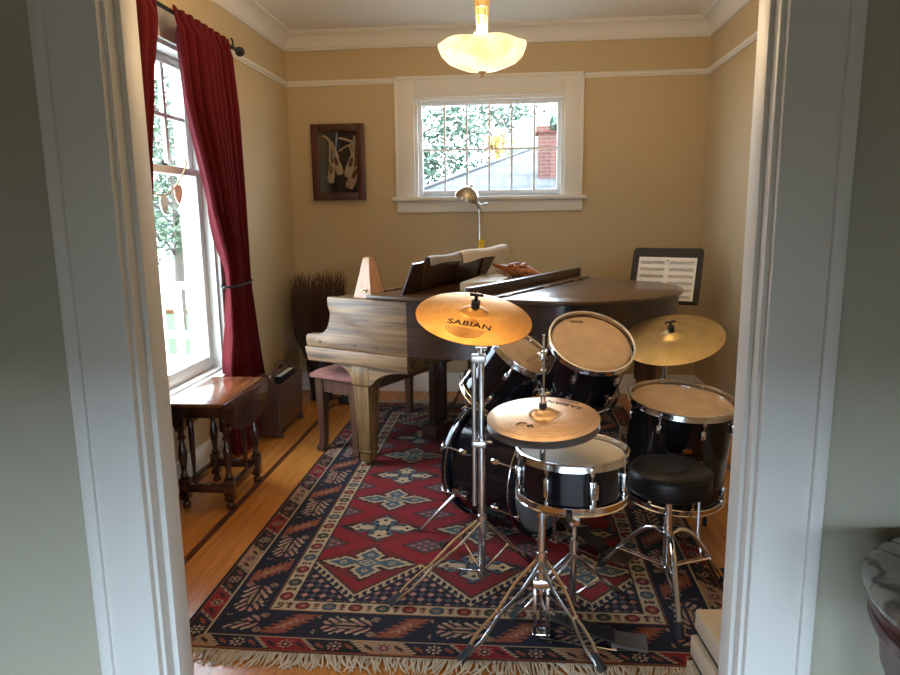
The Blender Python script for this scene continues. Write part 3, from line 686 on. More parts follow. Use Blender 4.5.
for k in range(45): b.box((.045, .175+k*.0225, .668), (.19, .175+k*.0225+.0215, .712), bev=.001)
loc('white_keys', b, 'ivory', pn)
b = B()
for k in range(44):
    if k % 7 in (2, 6): continue
    v = .175+(k+1)*.0225; b.box((.095, v-.006, .712), (.19, v+.005, .724), bev=.001)
loc('black_keys', b, 'ebony', pn)
b = B(); b._add([(.19, .171, .668), (.215, .171, .957), (.235, .171, .957), (.21, .171, .668), (.19, 1.189, .668), (.215, 1.189, .957), (.235, 1.189, .957), (.21, 1.189, .668)], [(0, 1, 2, 3), (4, 7, 6, 5), (0, 4, 5, 1), (1, 5, 6, 2), (2, 6, 7, 3), (3, 7, 4, 0)]); loc('fallboard', b, 'piano', pn)
def smooth_outline(pts, n=6):
    P = [V((*p, 0)) for p in pts]; out = []
    for i in range(len(P)-1):
        a = P[max(i-1, 0)]; p, q = P[i], P[i+1]; d = P[min(i+2, len(P)-1)]
        for k in range(n):
            t = k/n; out.append(.5*((2*p) + (q-a)*t + (2*a-5*p+4*q-d)*t*t + (3*p-a-3*q+d)*t**3))
    out.append(P[-1]); return [(o.x, o.y) for o in out]
bent = smooth_outline([(.706, .0), (.84, .012), (1.0, .065), (1.14, .128), (1.30, .165), (1.46, .185), (1.58, .24), (1.69, .345), (1.78, .50), (1.84, .68), (1.857, .84), (1.83, 1.0), (1.76, 1.14), (1.65, 1.245), (1.52, 1.31), (1.36, 1.345), (1.15, 1.358), (.706, 1.36)])
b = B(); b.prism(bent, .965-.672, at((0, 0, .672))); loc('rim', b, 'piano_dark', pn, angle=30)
def offs(poly, d):
    n = len(poly); out = []
    for i, (x, y) in enumerate(poly):
        p, q = V((*poly[max(i-1, 0)], 0)), V((*poly[min(i+1, n-1)], 0)); t = (q-p).normalized(); out.append((x + t.y*d, y - t.x*d))
    return out
lido = offs(bent, .022)
lid_poly = [(.46, -.022)] + lido + [(.46, 1.382)]
b = B(); b.prism(lid_poly, .02, at((0, 0, .966)), bev=.006); loc('lid', b, 'lid', pn, angle=30)
b = B(); b.box((.985, .03, .9865), (1.165, 1.40, .9975), bev=.003); loc('folded_lid_underlay', b, 'lid', pn)
b = B(); b.box((1.055, .0, .998), (1.10, 1.41, 1.050), bev=.004); loc('folded_lid_edge', b, 'piano_dark', pn)
for v in (.25, .72, 1.15):
    b = B(); b.cyl((1.168, v-.04, .990), (1.168, v+.04, .990), .005, seg=10); loc('lid_hinge', b, 'brass', pn)
# music desk, leaning toward the tail, with battens on its back
def desk_pt(s, v, off=0.): return (.640 - .135*v + (.076+.02*v)*s + off*.90, v, .987 + .168*s - off*.40)
b = B(); t_ = .012
tops = [(.05, 1.0), (.12, 1.0), (.2, 1.03), (1.10, 1.03), (1.18, 1.0), (1.23, 1.0)]
fr = [desk_pt(0, .05), desk_pt(0, 1.23)] + [desk_pt(s, v) for v, s in tops[::-1]]
bk = [desk_pt(0, .05, t_), desk_pt(0, 1.23, t_)] + [desk_pt(s, v, t_) for v, s in tops[::-1]]
n = len(fr); b._add(fr+bk, [tuple(range(n)), tuple(range(2*n-1, n-1, -1))] + [(i, (i+1) % n, n+(i+1) % n, n+i) for i in range(n)]); md = loc('music_desk', b, 'piano_dark', pn)
for v in (.22, .66, 1.04):
    b = B(); a_, c_ = V(desk_pt(.04, v+.05, .017)), V(desk_pt(.93, v-.05, .017)); b.tube([a_, c_], .009, 4, flat=.5); loc('batten', b, 'piano', md, pn)
# legs
def pleg(u, v, ztop, wide=.058):
    b = B(); w = wide
    b.box((u-w, v-w*.9, .475), (u+w, v+w*.9, ztop), bev=.003)
    vs = []
    for z, h in ((.47, .052), (.10, .038)):
        vs += [(u-h, v-h, z), (u+h, v-h, z), (u+h, v+h, z), (u-h, v+h, z)]
    b._add(vs, [(0, 1, 2, 3), (4, 7, 6, 5)] + [(i, 4+i, 4+(i+1) % 4, (i+1) % 4) for i in range(4)])
    b.box((u-.043, v-.043, .082), (u+.043, v+.043, .098), bev=.003); b.box((u-.035, v-.035, .03), (u+.035, v+.035, .081), bev=.003)
    l = loc('leg', b, 'piano_v', pn)
    b = B(); b.cyl((u-.012, v, .0205), (u+.012, v, .0205), .0143, seg=14); b.cyl((u, v, .022), (u, v, .034), .012, seg=10); loc('caster', b, 'brass', l, pn)
pleg(.376, .062, .585); pleg(.376, 1.30, .585); pleg(1.69, .95, .671, .062)
for v in (.05, 1.31):
    b = B(); arc = [(.435, .584), (.70, .584), (.70, .575), (.62, .570), (.55, .555), (.49, .525), (.455, .49), (.435, .478)]
    armprism(b, arc, v-.04, v+.04); loc('bracket', b, 'piano', pn)
    b = B(); arc = [(.317, .584), (.18, .584), (.20, .574), (.25, .562), (.29, .535), (.317, .478)]
    armprism(b, arc, v-.03, v+.03); loc('bracket', b, 'piano', pn)
# lyre with pedals and brace
b = B(); b.box((.44, .50, .035), (.545, .72, .125), bev=.006); ly = loc('lyre', b, 'piano_dark', pn)
for v in (.555, .665):
    b = B(); b.box((.475, v-.02, .125), (.515, v+.02, .587), bev=.004); loc('lyre_post', b, 'piano_dark', ly, pn)
b = B(); b.tube([(.53, .61, .10), (.78, .61, .60)], .009, 8); b.tube([(.53, .61, .10), (.78, .61, .60)], .009, 8); loc('brace', b, 'piano', ly, pn)
for v in (.555, .61, .665):
    b = B(); b.box((.37, v-.014, .055), (.442, v+.014, .064), bev=.003); loc('pedal', b, 'brass', ly, pn)
b = B(); b.box((.70, .25, .60), (.78, 1.2, .671)); b.box((1.2, .3, .60), (1.28, 1.25, .671)); loc('underside_beam', b, 'piano_dark', pn)

# things on the piano (built in its frame, each a thing of its own)
def on_piano(name, label, cat, u, v, z, rz=0., group=None):
    return thing(name, label, cat, group=group, M4=PM @ at((u, v, z), RZ(rz)))
mt = on_piano('metronome', 'wooden pyramid metronome standing on the piano arm', 'metronome', .385, .104, .9575, math.radians(-3))
def pyr(b, h0, h1, z0, z1):
    vs = [(-h0, -h0, z0), (h0, -h0, z0), (h0, h0, z0), (-h0, h0, z0), (-h1, -h1, z1), (h1, -h1, z1), (h1, h1, z1), (-h1, h1, z1)]
    b._add(vs, [(0, 3, 2, 1), (4, 5, 6, 7), (0, 1, 5, 4), (1, 2, 6, 5), (2, 3, 7, 6), (3, 0, 4, 7)])
b = B(); pyr(b, .061, .022, .004, .209); pyr(b, .022, .017, .209, .219); loc('case', b, 'metro', mt)
b = B(); pyr(b, .064, .064, 0, .0045); loc('base', b, 'metro', mt)
b = B(); b.cyl((.012, -.052, .045), (.012, -.066, .045), .0045, seg=10); b.ball((.012, -.070, .045), .010, (1, .5, 1)); b.torus(.010, .0025, at((.012, -.0525, .045), RX(PI/2 - .18)), 20, 6); loc('winding_key', b, 'brass', mt)
# sheet music resting on the front of the desk, its tops showing above the edge
def sheet(name, label, cat, v0, v1, over, lift, mat, off=-.010, rise=0., wav=0.):
    # pages stand against the player's side of the desk and flop over its top edge
    t = on_piano(name, label, cat, .60, (v0+v1)/2, .99)
    b = B()
    def fn(a, c):
        v = v0 + (v1-v0)*a
        if c < .7: return desk_pt(.03 + 1.02*c/.7, v, off)
        k = (c-.7)/.3; ang = min(1, k*2.2)*PI*.80
        p = V(desk_pt(1.05, v, off)); up = V((.42, 0, .91)); ac = V((.91, 0, -.42)); rr_ = -off + .010 + rise*(.4+.6*a)
        p = p + ac*(rr_*(1-math.cos(ang))) + up*(rr_*math.sin(ang)*1.2)
        d = max(0, k - .45)/.55
        p = p + (ac*.45 - up*.80)*(over*d*(1 + wav*math.sin(7*a+1)))
        return tuple(p + V((0, 0, wav*.012*math.sin(8*a))))
    b.grid(fn, 24, 40); b.solidify(lift); b.bm.transform(PM); finish('pages', b, mat, t); return t
sheet('sheet_music', 'old grey music book flopped over the piano desk, left', 'sheet music', .20, .60, .028, .002, 'grey_card', -.006, .004, .25)
sheet('sheet_music', 'yellowed open score curling over the piano music desk, right', 'sheet music', .58, 1.27, .036, .002, 'paper_old', -.008, .022, .35)
t = on_piano('sticky_note', 'yellow sticky tab above the score on the piano desk', 'sticky note', .62, .97, 1.205)
b = B(); b.grid(lambda a, c: (.012*c*c-.018, -.035+.07*a, -.012+.055*c-.012*a), 8, 8); b.solidify(.0012); loc('paper_tab', b, 'yellow', t)
t = on_piano('white_paper', 'pile of white paper sheets lying behind the piano music desk', 'paper', .70, .9, .9865)
b = B(); Q = [(.80, .38, 1.028), (.955, .58, 1.028), (.735, 1.13, 1.018), (.58, 1.02, 1.018)]; b._add([(x-.70, y-.9, 0) for x, y, z in Q] + [(x-.70, y-.9, z-.9865) for x, y, z in Q], [(0, 3, 2, 1), (4, 5, 6, 7), (0, 1, 5, 4), (1, 2, 6, 5), (2, 3, 7, 6), (3, 0, 4, 7)]); loc('sheets', b, 'paper', t)
# carved wooden figure
cv = on_piano('carved_figure', 'carved orange-brown wooden figure with long pointed snout on piano lid', 'carving', .862, .97, .9865, -1.69)
b = B()
KZ = 1.25
body = [(-.01, -.225, .098, .009), (-.0, -.17, .090, .014), (.0, -.11, .078, .022), (.0, -.07, .070, .032), (0, -.03, .066, .040), (0, .01, .064, .044), (0, .05, .062, .045), (0, .09, .058, .040), (0, .13, .050, .032), (0, .18, .040, .022), (.01, .23, .030, .012)]
b.tube([(x, y*.85, z) for x, y, z, r in body], [r for *_, r in body], 14); loc('body', b, 'carve', cv)
for x, y, z, r in ((-.02, -.05, .100, .019), (.02, -.045, .098, .018), (-.02, .04, .100, .022), (.02, .06, .098, .021), (0, .0, .106, .017)):
    b = B(); b.ball((x, y*.85, z), r, (1, 1.25, .8)); loc('carved_bump', b, 'carve', cv)
b = B(); b.tube([(.0, -.085, .046), (.0, -.13, .050), (-.005, -.165, .066)], [.013, .009, .004], 10); loc('jaw', b, 'carve_light', cv)
for x, y in ((-.035, -.05), (.035, -.05), (-.038, .08), (.038, .08)):
    b = B(); b.tube([(x*.6, y, .035), (x*1.15, y-.01, .022), (x*1.25, y-.02, .006)], [.014, .011, .008], 8); loc('foot', b, 'carve_light', cv)

# piano bench
bn = on_piano('piano_bench', 'wooden piano bench with dusty pink cushion in front of keyboard', 'bench', .11, .57, 0)
U0_, U1_, V0_, V1_ = -.065-.11, .285-.11, .075-.57, 1.07-.57
b = B()
def cush(a, c):
    x = U0_ + (U1_-U0_)*a; y = V0_ + (V1_-V0_)*c; e = min(1, 9*min(a, 1-a)*1.0)*min(1, 18*min(c, 1-c))
    return (x, y, .484 + .024*e**.5)
b.grid(cush, 30, 60); b.box((U0_, V0_, .462), (U1_, V1_, .4845), bev=.003); loc('cushion', b, 'pink', bn)
b = B(); e_ = .03
b.box((U0_+e_, V0_+e_, .375), (U1_-e_, V0_+e_+.022, .4615)); b.box((U0_+e_, V1_-e_-.022, .375), (U1_-e_, V1_-e_, .4615)); b.box((U0_+e_, V0_+e_, .375), (U0_+e_+.022, V1_-e_, .4615)); b.box((U1_-e_-.022, V0_+e_, .375), (U1_-e_, V1_-e_, .4615)); loc('apron', b, 'rack', bn)
for x, sx in ((U0_+.048, -1), (U1_-.048, 1)):
    for y, s in ((V0_+.052, -1), (V1_-.052, 1)):
        b = B()
        pr = [(.46, .029, 0), (.36, .028, 0), (.22, .022, .0), (.10, .019, .0), (.05, .020, .004), (.02, .025, .010), (.0, .022, .010)]
        for (za, ha, oa), (zb, hb, ob) in zip(pr, pr[1:]):
            vs = [(x+sx*oa+i*ha, y+s*oa+j*ha, za) for i, j in ((-1, -1), (1, -1), (1, 1), (-1, 1))] + [(x+sx*ob+i*hb, y+s*ob+j*hb, zb) for i, j in ((-1, -1), (1, -1), (1, 1), (-1, 1))]
            b._add(vs, [(k, 4+k, 4+(k+1) % 4, (k+1) % 4) for k in range(4)] + ([(0, 1, 2, 3)] if za == .46 else []) + ([(4, 7, 6, 5)] if zb == 0. else []))
        loc('leg', b, 'rack', bn)

# ------------------------------------------------------------------ floor lamp behind the piano
fx, fy = -.262, 5.12
lp = thing('floor_lamp', 'slim chrome reading lamp with domed shade behind the piano', 'lamp', (fx, fy, 0))
b = B(); b.lathe([(0, 0), (.125, 0), (.128, .008), (.12, .018), (.03, .026), (.014, .04), (0, .04)], at((fx, fy, 0)), 36); finish('base', b, 'chrome_dull', lp)
b = B(); b.cyl((fx, fy, .03), (fx, fy, 1.435), .009, seg=14); b.cyl((fx, fy, 1.40), (fx, fy, 1.445), .013, seg=14); finish('pole', b, 'chrome', lp)
b = B(); b.tube([(fx, fy, 1.435), (fx-.005, fy-.01, 1.465), (fx-.03, fy-.03, 1.51)], [.012, .014, .009], 10); b.cyl((fx-.01, fy-.01, 1.462), (fx+.045, fy-.005, 1.472), .007, seg=10); b.ball((fx+.045, fy-.005, 1.472), .011); finish('swivel_joint', b, 'chrome_dull', lp)
ax = V((.38, -.16, .90)).normalized(); cen = V((fx-.092, fy-.05, 1.508))
b = B(); pr = [(.090*math.cos(a), .098*math.sin(a)) for a in [k*PI/2/12 for k in range(12)]] + [(0, .098)]
pr = [(.086, .0)] + pr[:]; pr = [(.083, .002)] + pr
inner = [(.083*math.cos(a), .080*math.sin(a)) for a in [k*PI/2/12 for k in range(12)]] + [(0, .08)]
b.lathe(pr, at(cen, frame_from_z(ax)), 40); b.lathe(inner, at(cen, frame_from_z(ax)), 40); b.lathe([(0, .094), (.012, .097), (.010, .110), (0, .113)], at(cen, frame_from_z(ax)), 14)
finish('lamp_shade', b, 'nickel', lp)
b = B(); b.ball(cen + ax*.03, .028); finish('bulb', b, 'paper', lp)

# ------------------------------------------------------------------ music stand with sheet music
ms = thing('music_stand', 'black music stand behind the piano tail holding printed music', 'music stand', (.97, 4.70, 0))
tilt = math.radians(22); DM = at((.968, 4.60, .990), RZ(math.radians(-24)) @ RX(-tilt))   # desk face toward -y
XZ2 = lambda x, y, z: DM @ V((x, y, z))
def dbox(b, lo, hi, bev=0.): b.box(lo, hi, DM, bev)
b = B(); out = [(-.22, -.184), (.22, -.184), (.225, -.164), (.225, .17), (.21, .19), (-.21, .19), (-.225, .17), (-.225, -.164)]
b.prism(out, .004, DM @ at((0, .004, 0), UZ), bev=.0)
finish('desk', b, 'black_metal', ms)
b = B(); dbox(b, (-.22, -.05, -.188), (.22, .004, -.184)); dbox(b, (-.22, -.052, -.188), (.22, -.049, -.176)); finish('ledge', b, 'black_metal', ms)
b = B(); b.cyl((.97, 4.66, .10), (.97, 4.66, .62), .014, seg=14); b.cyl((.97, 4.66, .60), (.97, 4.66, .93), .010, seg=12); b.tube([(.97, 4.66, .92), (.972, 4.64, .96), (.972, 4.615, .98)], .012, 8); finish('pole', b, 'black_metal', ms)
for k in range(3):
    a = PI/2 + 2*PI*k/3; b = B(); b.tube([(.97, 4.66, .16), (.97+.12*math.cos(a), 4.66+.12*math.sin(a), .07), (.97+.27*math.cos(a), 4.66+.27*math.sin(a), .009)], .008, 8); finish('leg', b, 'black_metal', ms)
ps = tag(finish('sheet_music', (lambda b: (dbox(b, (-.180, -.0055, -.183), (.003, -.0025, .125)), dbox(b, (.003, -.0065, -.183), (.188, -.0025, .123)), b)[-1])(B()), 'paper', loc=tuple(XZ2(0, -.003, -.183))), 'open printed score on the black music stand', 'sheet music')
b = B()
for pg, (xa, xb) in enumerate(((-.166, -.010), (.016, .176))):
    for k in range(6):
        zt = .095 - k*.046
        for l in range(5): dbox(b, (xa, -.0075, zt-l*.0042), (xb, -.0066, zt-l*.0042+.0008))
        x = xa + .012
        while x < xb-.006:
            zz = zt - random.random()*.018; dbox(b, (x, -.0076, zz), (x+.0042, -.0066, zz+.0034)); dbox(b, (x+.0036, -.0076, zz), (x+.0044, -.0066, zz+.014)); x += random.choice((.008, .011, .016))
dbox(b, (.0, -.0075, .098), (.012, -.0066, .107))
finish('printed_staves', b, 'ink', ps, weld=False, recalc=False)

# ------------------------------------------------------------------ drums
def drum_root(name, label, c, n, depth, group=None, cat='drum'):
    c, n = V(c), V(n).normalized(); base = c - n*depth
    return thing(name, label, cat, tuple(base), 0, group), at(c, frame_from_z(n, (1, 0, 0)))
HOOP = [(.0, -.012), (.006, -.014), (.009, -.012), (.0075, -.004), (.0065, .008), (.010, .011), (.009, .014), (.003, .0145), (.0, .012)]
def hoop(b, r, m, flip=1):
    prof = [(r-.007+o, z*flip) for o, z in HOOP]; prof.append(prof[0]); b.lathe(prof, m, 64)
def build_drum(t, m, r, depth, head, nl=6, ph=.3, both=True, long_lug=False, tube_lug=False, hoopmat='chrome'):
    """m: frame at the batter head centre, local z = drum axis; r: outer hoop radius"""
    rs = r - .012
    b = B(); b.lathe([(rs-.004, -.004), (rs, -.008), (rs, -depth+.008), (rs-.004, -depth+.004), (rs-.010, -depth+.006), (rs-.010, -.006), (rs-.004, -.004)], m, 64); finish('shell', b, 'lacquer', t)
    b = B(); b.lathe([(0, .0), (rs*.8, .0), (rs-.010, -.001), (rs-.002, -.004), (rs+.002, -.010)], m, 64); finish('batter_head', b, head, t)
    b = B(); hoop(b, r, m); finish('batter_hoop', b, hoopmat, t)
    if both:
        mb = m @ Matrix.Translation((0, 0, -depth))
        b = B(); b.lathe([(0, 0), (rs*.8, 0), (rs-.008, .001), (rs+.001, .008)], mb, 64); finish('resonant_head', b, 'head_clear', t)
        b = B(); hoop(b, r, mb, -1); finish('resonant_hoop', b, hoopmat, t)
    for k in range(nl):
        a = ph + 2*PI*k/nl; mm = m @ RZ(a) @ Matrix.Translation((rs, 0, 0)); b = B()
        b.box((.003, -.007, -.026), (.013, .007, .003), mm, bev=.003)       # hoop ear
        b.cyl(mm @ V((.010, 0, .008)), mm @ V((.010, 0, -.05)), .0032, seg=8); b.cyl(mm @ V((.010, 0, .004)), mm @ V((.010, 0, .013)), .0052, seg=8)
        if long_lug:
            b.box((-.001, -.009, -depth*.5-.032), (.016, .009, -depth*.5+.032), mm, bev=.005); b.cyl(mm @ V((.010, 0, -.03)), mm @ V((.010, 0, -depth+.0)), .003, seg=8)
            b.box((.003, -.007, -depth-.003), (.013, .007, -depth+.026), mm, bev=.003)
        else:
            b.box((-.001, -.010, -.082), (.015, .010, -.044), mm, bev=.005); b.ball(mm @ V((.008, 0, -.063)), .011, (.8, .9, 1.5), 10)
            if both:
                finish('lug', b, 'chrome', t); b = B()
                b.box((-.001, -.010, -depth+.044), (.015, .010, -depth+.082), mm, bev=.005); b.cyl(mm @ V((.010, 0, -depth+.05)), mm @ V((.010, 0, -depth-.008)), .0032, seg=8); b.box((.003, -.007, -depth-.003), (.013, .007, -depth+.026), mm, bev=.003)
        finish('lug', b, 'chrome', t)
def strut_tripod(b_legs, t, px, py, hub, feet, joint, th=.004, wd=.014, foot=True):
    """double-bar legs from a collar high on the pole down to rubber feet, with flat braces to a lower hub"""
    for fx_, fy_ in feet:
        b = B(); p0 = V((px, py, hub)); p1 = V((fx_, fy_, .012)); d = (p1-p0).normalized(); side = d.cross(V((0, 0, 1))).normalized()
        for s in (-1, 1):
            pts = [p0 + side*s*.009, p0.lerp(p1, .14) + side*s*.018, p0.lerp(p1, .30) + side*s*.024, p0.lerp(p1, .46) + side*s*.016, p0.lerp(p1, .56) + side*s*.009, p0.lerp(p1, .66) + side*s*.016, p0.lerp(p1, .80) + side*s*.020, p1 + side*s*.006]
            b.tube(pts, .0060, 6)
        mid = p0.lerp(p1, .56); low = V((px, py, joint))
        b.tube([mid, low], .0045, 6); b.cyl(mid - side*.014, mid + side*.014, .006, seg=8)
        l = finish('leg', b, 'chrome', t)
        b = B(); b.tube([p1 + d*-.045 + V((0, 0, .002)), p1 + d*.012 + V((0, 0, .004))], [.012, .016], 10)
        for v in b.bm.verts: v.co.z = max(v.co.z, .0062)
        finish('rubber_foot', b, 'rubber', l)

# bass drum: axis horizontal, batter head toward the throne
ka = -.665; KA = V((math.cos(ka), math.sin(ka), 0)); KC = V((.155, 2.872, .2825)); KR, KD = .268, .39
kd = thing('bass_drum', 'black lacquer bass drum lying on its side on the rug', 'drum', tuple(KC - KA*KD/2 - V((0, 0, .2765))))
km = at(KC, frame_from_z(KA, (0, 0, 1))); rs = KR-.012
b = B(); b.lathe([(rs-.003, -.02), (rs, -.022), (rs, -KD+.02), (rs-.003, -KD+.018), (rs-.012, -KD+.02), (rs-.012, -.022), (rs-.003, -.02)], km, 72); finish('shell', b, 'lacquer', kd)
b = B(); b.lathe([(0, -.004), (rs-.02, -.004), (rs-.004, -.010), (rs+.001, -.02)], km, 72)
finish('batter_head', b, 'head_clear', kd)
b = B(); b.lathe([(.08, -.0035), (.083, -.0015), (.086, -.0035)], km, 48); b.lathe([(.165, -.0035), (.168, -.0015), (.171, -.0035)], km, 48); b.lathe([(0, -.003), (.035, -.003), (.036, -.0045)], km, 32); finish('head_rings', b, 'plastic', kd)
mb = km @ Matrix.Translation((0, 0, -KD))
b = B(); b.lathe([(0, .004), (rs-.02, .004), (rs-.004, .010), (rs+.001, .02)], mb, 72); finish('resonant_head', b, 'plastic', kd)
for mm_, s, nm in ((km, -1, 'batter_hoop'), (mb, 1, 'resonant_hoop')):
    b = B(); b.lathe([(rs+.002, s*.034), (rs+.011, s*.034), (KR+.006, s*.030), (KR+.008, s*.0), (KR+.004, -s*.008), (rs+.004, -s*.008), (rs+.002, 0), (rs+.002, s*.034)], mm_, 72); h_ = finish(nm, b, 'lacquer', kd)
    b = B(); b.lathe([(KR+.0072, s*.021), (KR+.0092, s*.020), (KR+.0092, s*.016), (KR+.0082, s*.015)], mm_, 72); finish('chrome_inlay', b, 'chrome', h_)
for k in range(8):
    a = .39 + 2*PI*k/8; mm = km @ RZ(a) @ Matrix.Translation((rs, 0, 0))
    for z0, z1 in ((-.09, .012), (-KD+.09, -KD-.012)):
        b = B(); zl = -.125 if z1 > 0 else -KD+.085; b.box((-.001, -.012, zl), (.020, .012, zl+.04), mm, bev=.006)
        b.cyl(mm @ V((.014, 0, z0)), mm @ V((.018, 0, z1)), .0036, seg=8)
        b.box((.008, -.010, min(z1, z1*.0+z1)-.004), (.026, .010, z1+.012), mm, bev=.003)
        b.cyl(mm @ V((.018, -.022, z1+(.006 if z1 > 0 else -.004))), mm @ V((.018, .022, z1+(.006 if z1 > 0 else -.004))), .0042, seg=8)
        finish('lug', b, 'chrome', kd)
kf = KC - KA*KD
perp = V((-KA.y, KA.x, 0))
for s in (-1, 1):
    b = B(); p0 = kf + KA*.07 + perp*s*.235 + V((0, 0, -.085)); p1 = kf - KA*.06 + perp*s*.36; p1.z = .010
    b.tube([p0, p1], .0075, 8); b.box((-.022, -.018, -.03), (.022, .018, .03), at(p0, frame_from_z(perp*s)), bev=.005); b.cyl(p0, p0+V((0, 0, .035)), .006, seg=8); sp_ = finish('spur', b, 'chrome', kd)
    b = B(); b.ball(p1 + V((0, 0, .002)), .0115); finish('rubber_foot', b, 'rubber', sp_)
# tom holder on top of the shell
top = KC - KA*.20 + V((0, 0, rs))
b = B(); b.box((-.04, -.03, -.006), (.04, .03, .014), at(top, RZ(ka)), bev=.004)
for s in (-1, 1):
    p = top + perp*s*.022; b.cyl(p, p + V((0, 0, .13)), .0115, seg=12); b.cyl(p + V((0, 0, .035)), p + V((0, 0, .06)), .017, seg=12)
finish('tom_mount', b, 'chrome', kd)

def tom(name, label, c, n, r, depth, head, ph, arm_from, nl=6):
    t, m = drum_root(name, label, c, n, depth, 'rack toms over the bass drum'); build_drum(t, m, r, depth, head, nl, ph)
    inv = m.inverted(); q_ = inv @ V(arm_from); a = math.atan2(q_.y, q_.x); zc = -depth*.55
    p = m @ V(((r-.012)*math.cos(a), (r-.012)*math.sin(a), zc)); out_ = (m.to_3x3() @ V((math.cos(a), math.sin(a), 0))).normalized()
    b = B(); b.box((-.022, -.022, 0), (.022, .022, .022), at(p, frame_from_z(out_)), bev=.005)
    e = p + out_*.03; b.tube([p, e, (e + V(arm_from))/2 + V((0, 0, .03)), V(arm_from) + V((0, 0, .01)), V(arm_from) - V((0, 0, .03))], .009, 10); finish('tom_arm', b, 'chrome', t)
    return t, m
pl_, pr_ = top + perp*.022 + V((0, 0, .125)), top - perp*.022 + V((0, 0, .125))
LT, LTm = tom('rack_tom', 'left black rack tom tilted steeply to the right behind the hi-hat', (.034, 2.956, .808), (.537, -.257, .804), .162, .262, 'head_dull', .25, pl_)
RT, RTm = tom('rack_tom', 'right black rack tom with worn tan head facing the viewer', (.306, 2.778, .885), (.158, -.534, .831), .175, .245, 'head', .12, pr_)
b = B()
for k in range(5): b.tube([RTm @ V((-.080+.011*k, .112+.0015*k, .0012)), RTm @ V((-.074+.011*k, .121+.0015*k, .0012)), RTm @ V((-.070+.011*k, .113+.0015*k, .0012))], .0014, 5)
b.tube([RTm @ V((-.082, .108, .0012)), RTm @ V((-.028, .116, .0012))], .001, 5); finish('head_mark', b, 'ink', RT)

# floor tom
FT, FTm = drum_root('floor_tom', 'black floor tom with worn tan head beside the throne', (.681, 2.812, .642), (.054, -.102, .993), .400); build_drum(FT, FTm, .215, .400, 'head_dull', 8, .18)
for k in range(3):
    a = .75 + 2*PI*k/3; p = FTm @ V((.207*math.cos(a), .207*math.sin(a), -.27)); o = V((math.cos(a), math.sin(a), 0)); b = B()
    b.box((-.018, -.02, -.004), (.018, .02, .024), at(p, frame_from_z(o, (0, 0, 1))), bev=.004)
    q1 = p + o*.018; b.tube([q1 + V((0, 0, .10)), V((q1.x, q1.y, .16)), V((q1.x + o.x*.03, q1.y + o.y*.03, .10)), V((q1.x + o.x*.03, q1.y + o.y*.03, .014))], .0055, 8); l = finish('leg', b, 'chrome', FT)
    b = B(); b.cyl((q1.x+o.x*.03, q1.y+o.y*.03, .0065), (q1.x+o.x*.03, q1.y+o.y*.03, .045), .0115, .009, 10); finish('rubber_foot', b, 'rubber', l)
b = B(); mm = FTm @ RZ(-1.62) @ Matrix.Translation((.2035, 0, -.135)) @ RY(PI/2); b.lathe([(0, .0), (.015, 0), (.014, .002), (0, .0025)], mm @ Matrix.Diagonal((.75, 1.2, 1, 1)), 24); finish('badge', b, 'carve', FT)

# snare
SN, SNm = drum_root('snare_drum', 'black snare drum with cream head and chrome hoops under the hi-hat', (.19, 2.235, .618), (0, 0.02, 1), .142); build_drum(SN, SNm, .186, .142, 'head_white', 8, .27, True, True)
for a in (-1.27, 1.9):
    mm = SNm @ RZ(a) @ Matrix.Translation((.174, 0, 0)); b = B(); b.box((-.001, -.014, -.100), (.018, .014, -.050), mm, bev=.004); b.box((.004, -.007, -.142), (.016, .007, -.098), mm, bev=.002); b.cyl(mm @ V((.012, 0, -.056)), mm @ V((.012, 0, -.04)), .008, seg=12); b.tube([mm @ V((.018, 0, -.09)), mm @ V((.032, .0, -.075)), mm @ V((.034, 0, -.05))], .004, 8); finish('strainer', b, 'chrome', SN)
ST = thing('snare_stand', 'low chrome stand holding the snare drum', 'drum stand', (.205, 2.262, 0))
zb_ = .618-.142-.020
b = B(); b.cyl((.205, 2.262, .05), (.205, 2.262, .28), .0125, seg=14); b.cyl((.205, 2.262, .26), (.205, 2.262, .36), .009, seg=12); b.cyl((.205, 2.262, .25), (.205, 2.262, .29), .017, seg=12); b.box((-.02, -.016, -.02), (.02, .016, .025), at((.205, 2.262, .36)), bev=.005); finish('tube', b, 'chrome', ST)
for a in (.4, 2.5, 4.6):
    o = V((math.cos(a), math.sin(a), 0)); p = V((.205, 2.262, .37)); e = V((.19, 2.235, zb_)) + o*.176; b = B()
    b.tube([p, p + o*.05 + V((0, 0, .01)), e - o*.03 + V((0, 0, -.012)), e + V((0, 0, -.006)), e + o*.018 + V((0, 0, .012))], [.008, .008, .007, .007, .008], 8); w_ = finish('basket_arm', b, 'chrome', ST)
    b = B(); b.ball(e + o*.022 + V((0, 0, .018)), .011, (1, 1, 1.5)); finish('rubber_tip', b, 'rubber', w_)
strut_tripod(None, ST, .205, 2.262, .235, [(.385, 2.395), (.085, 2.43), (.0, 2.225)], .075)

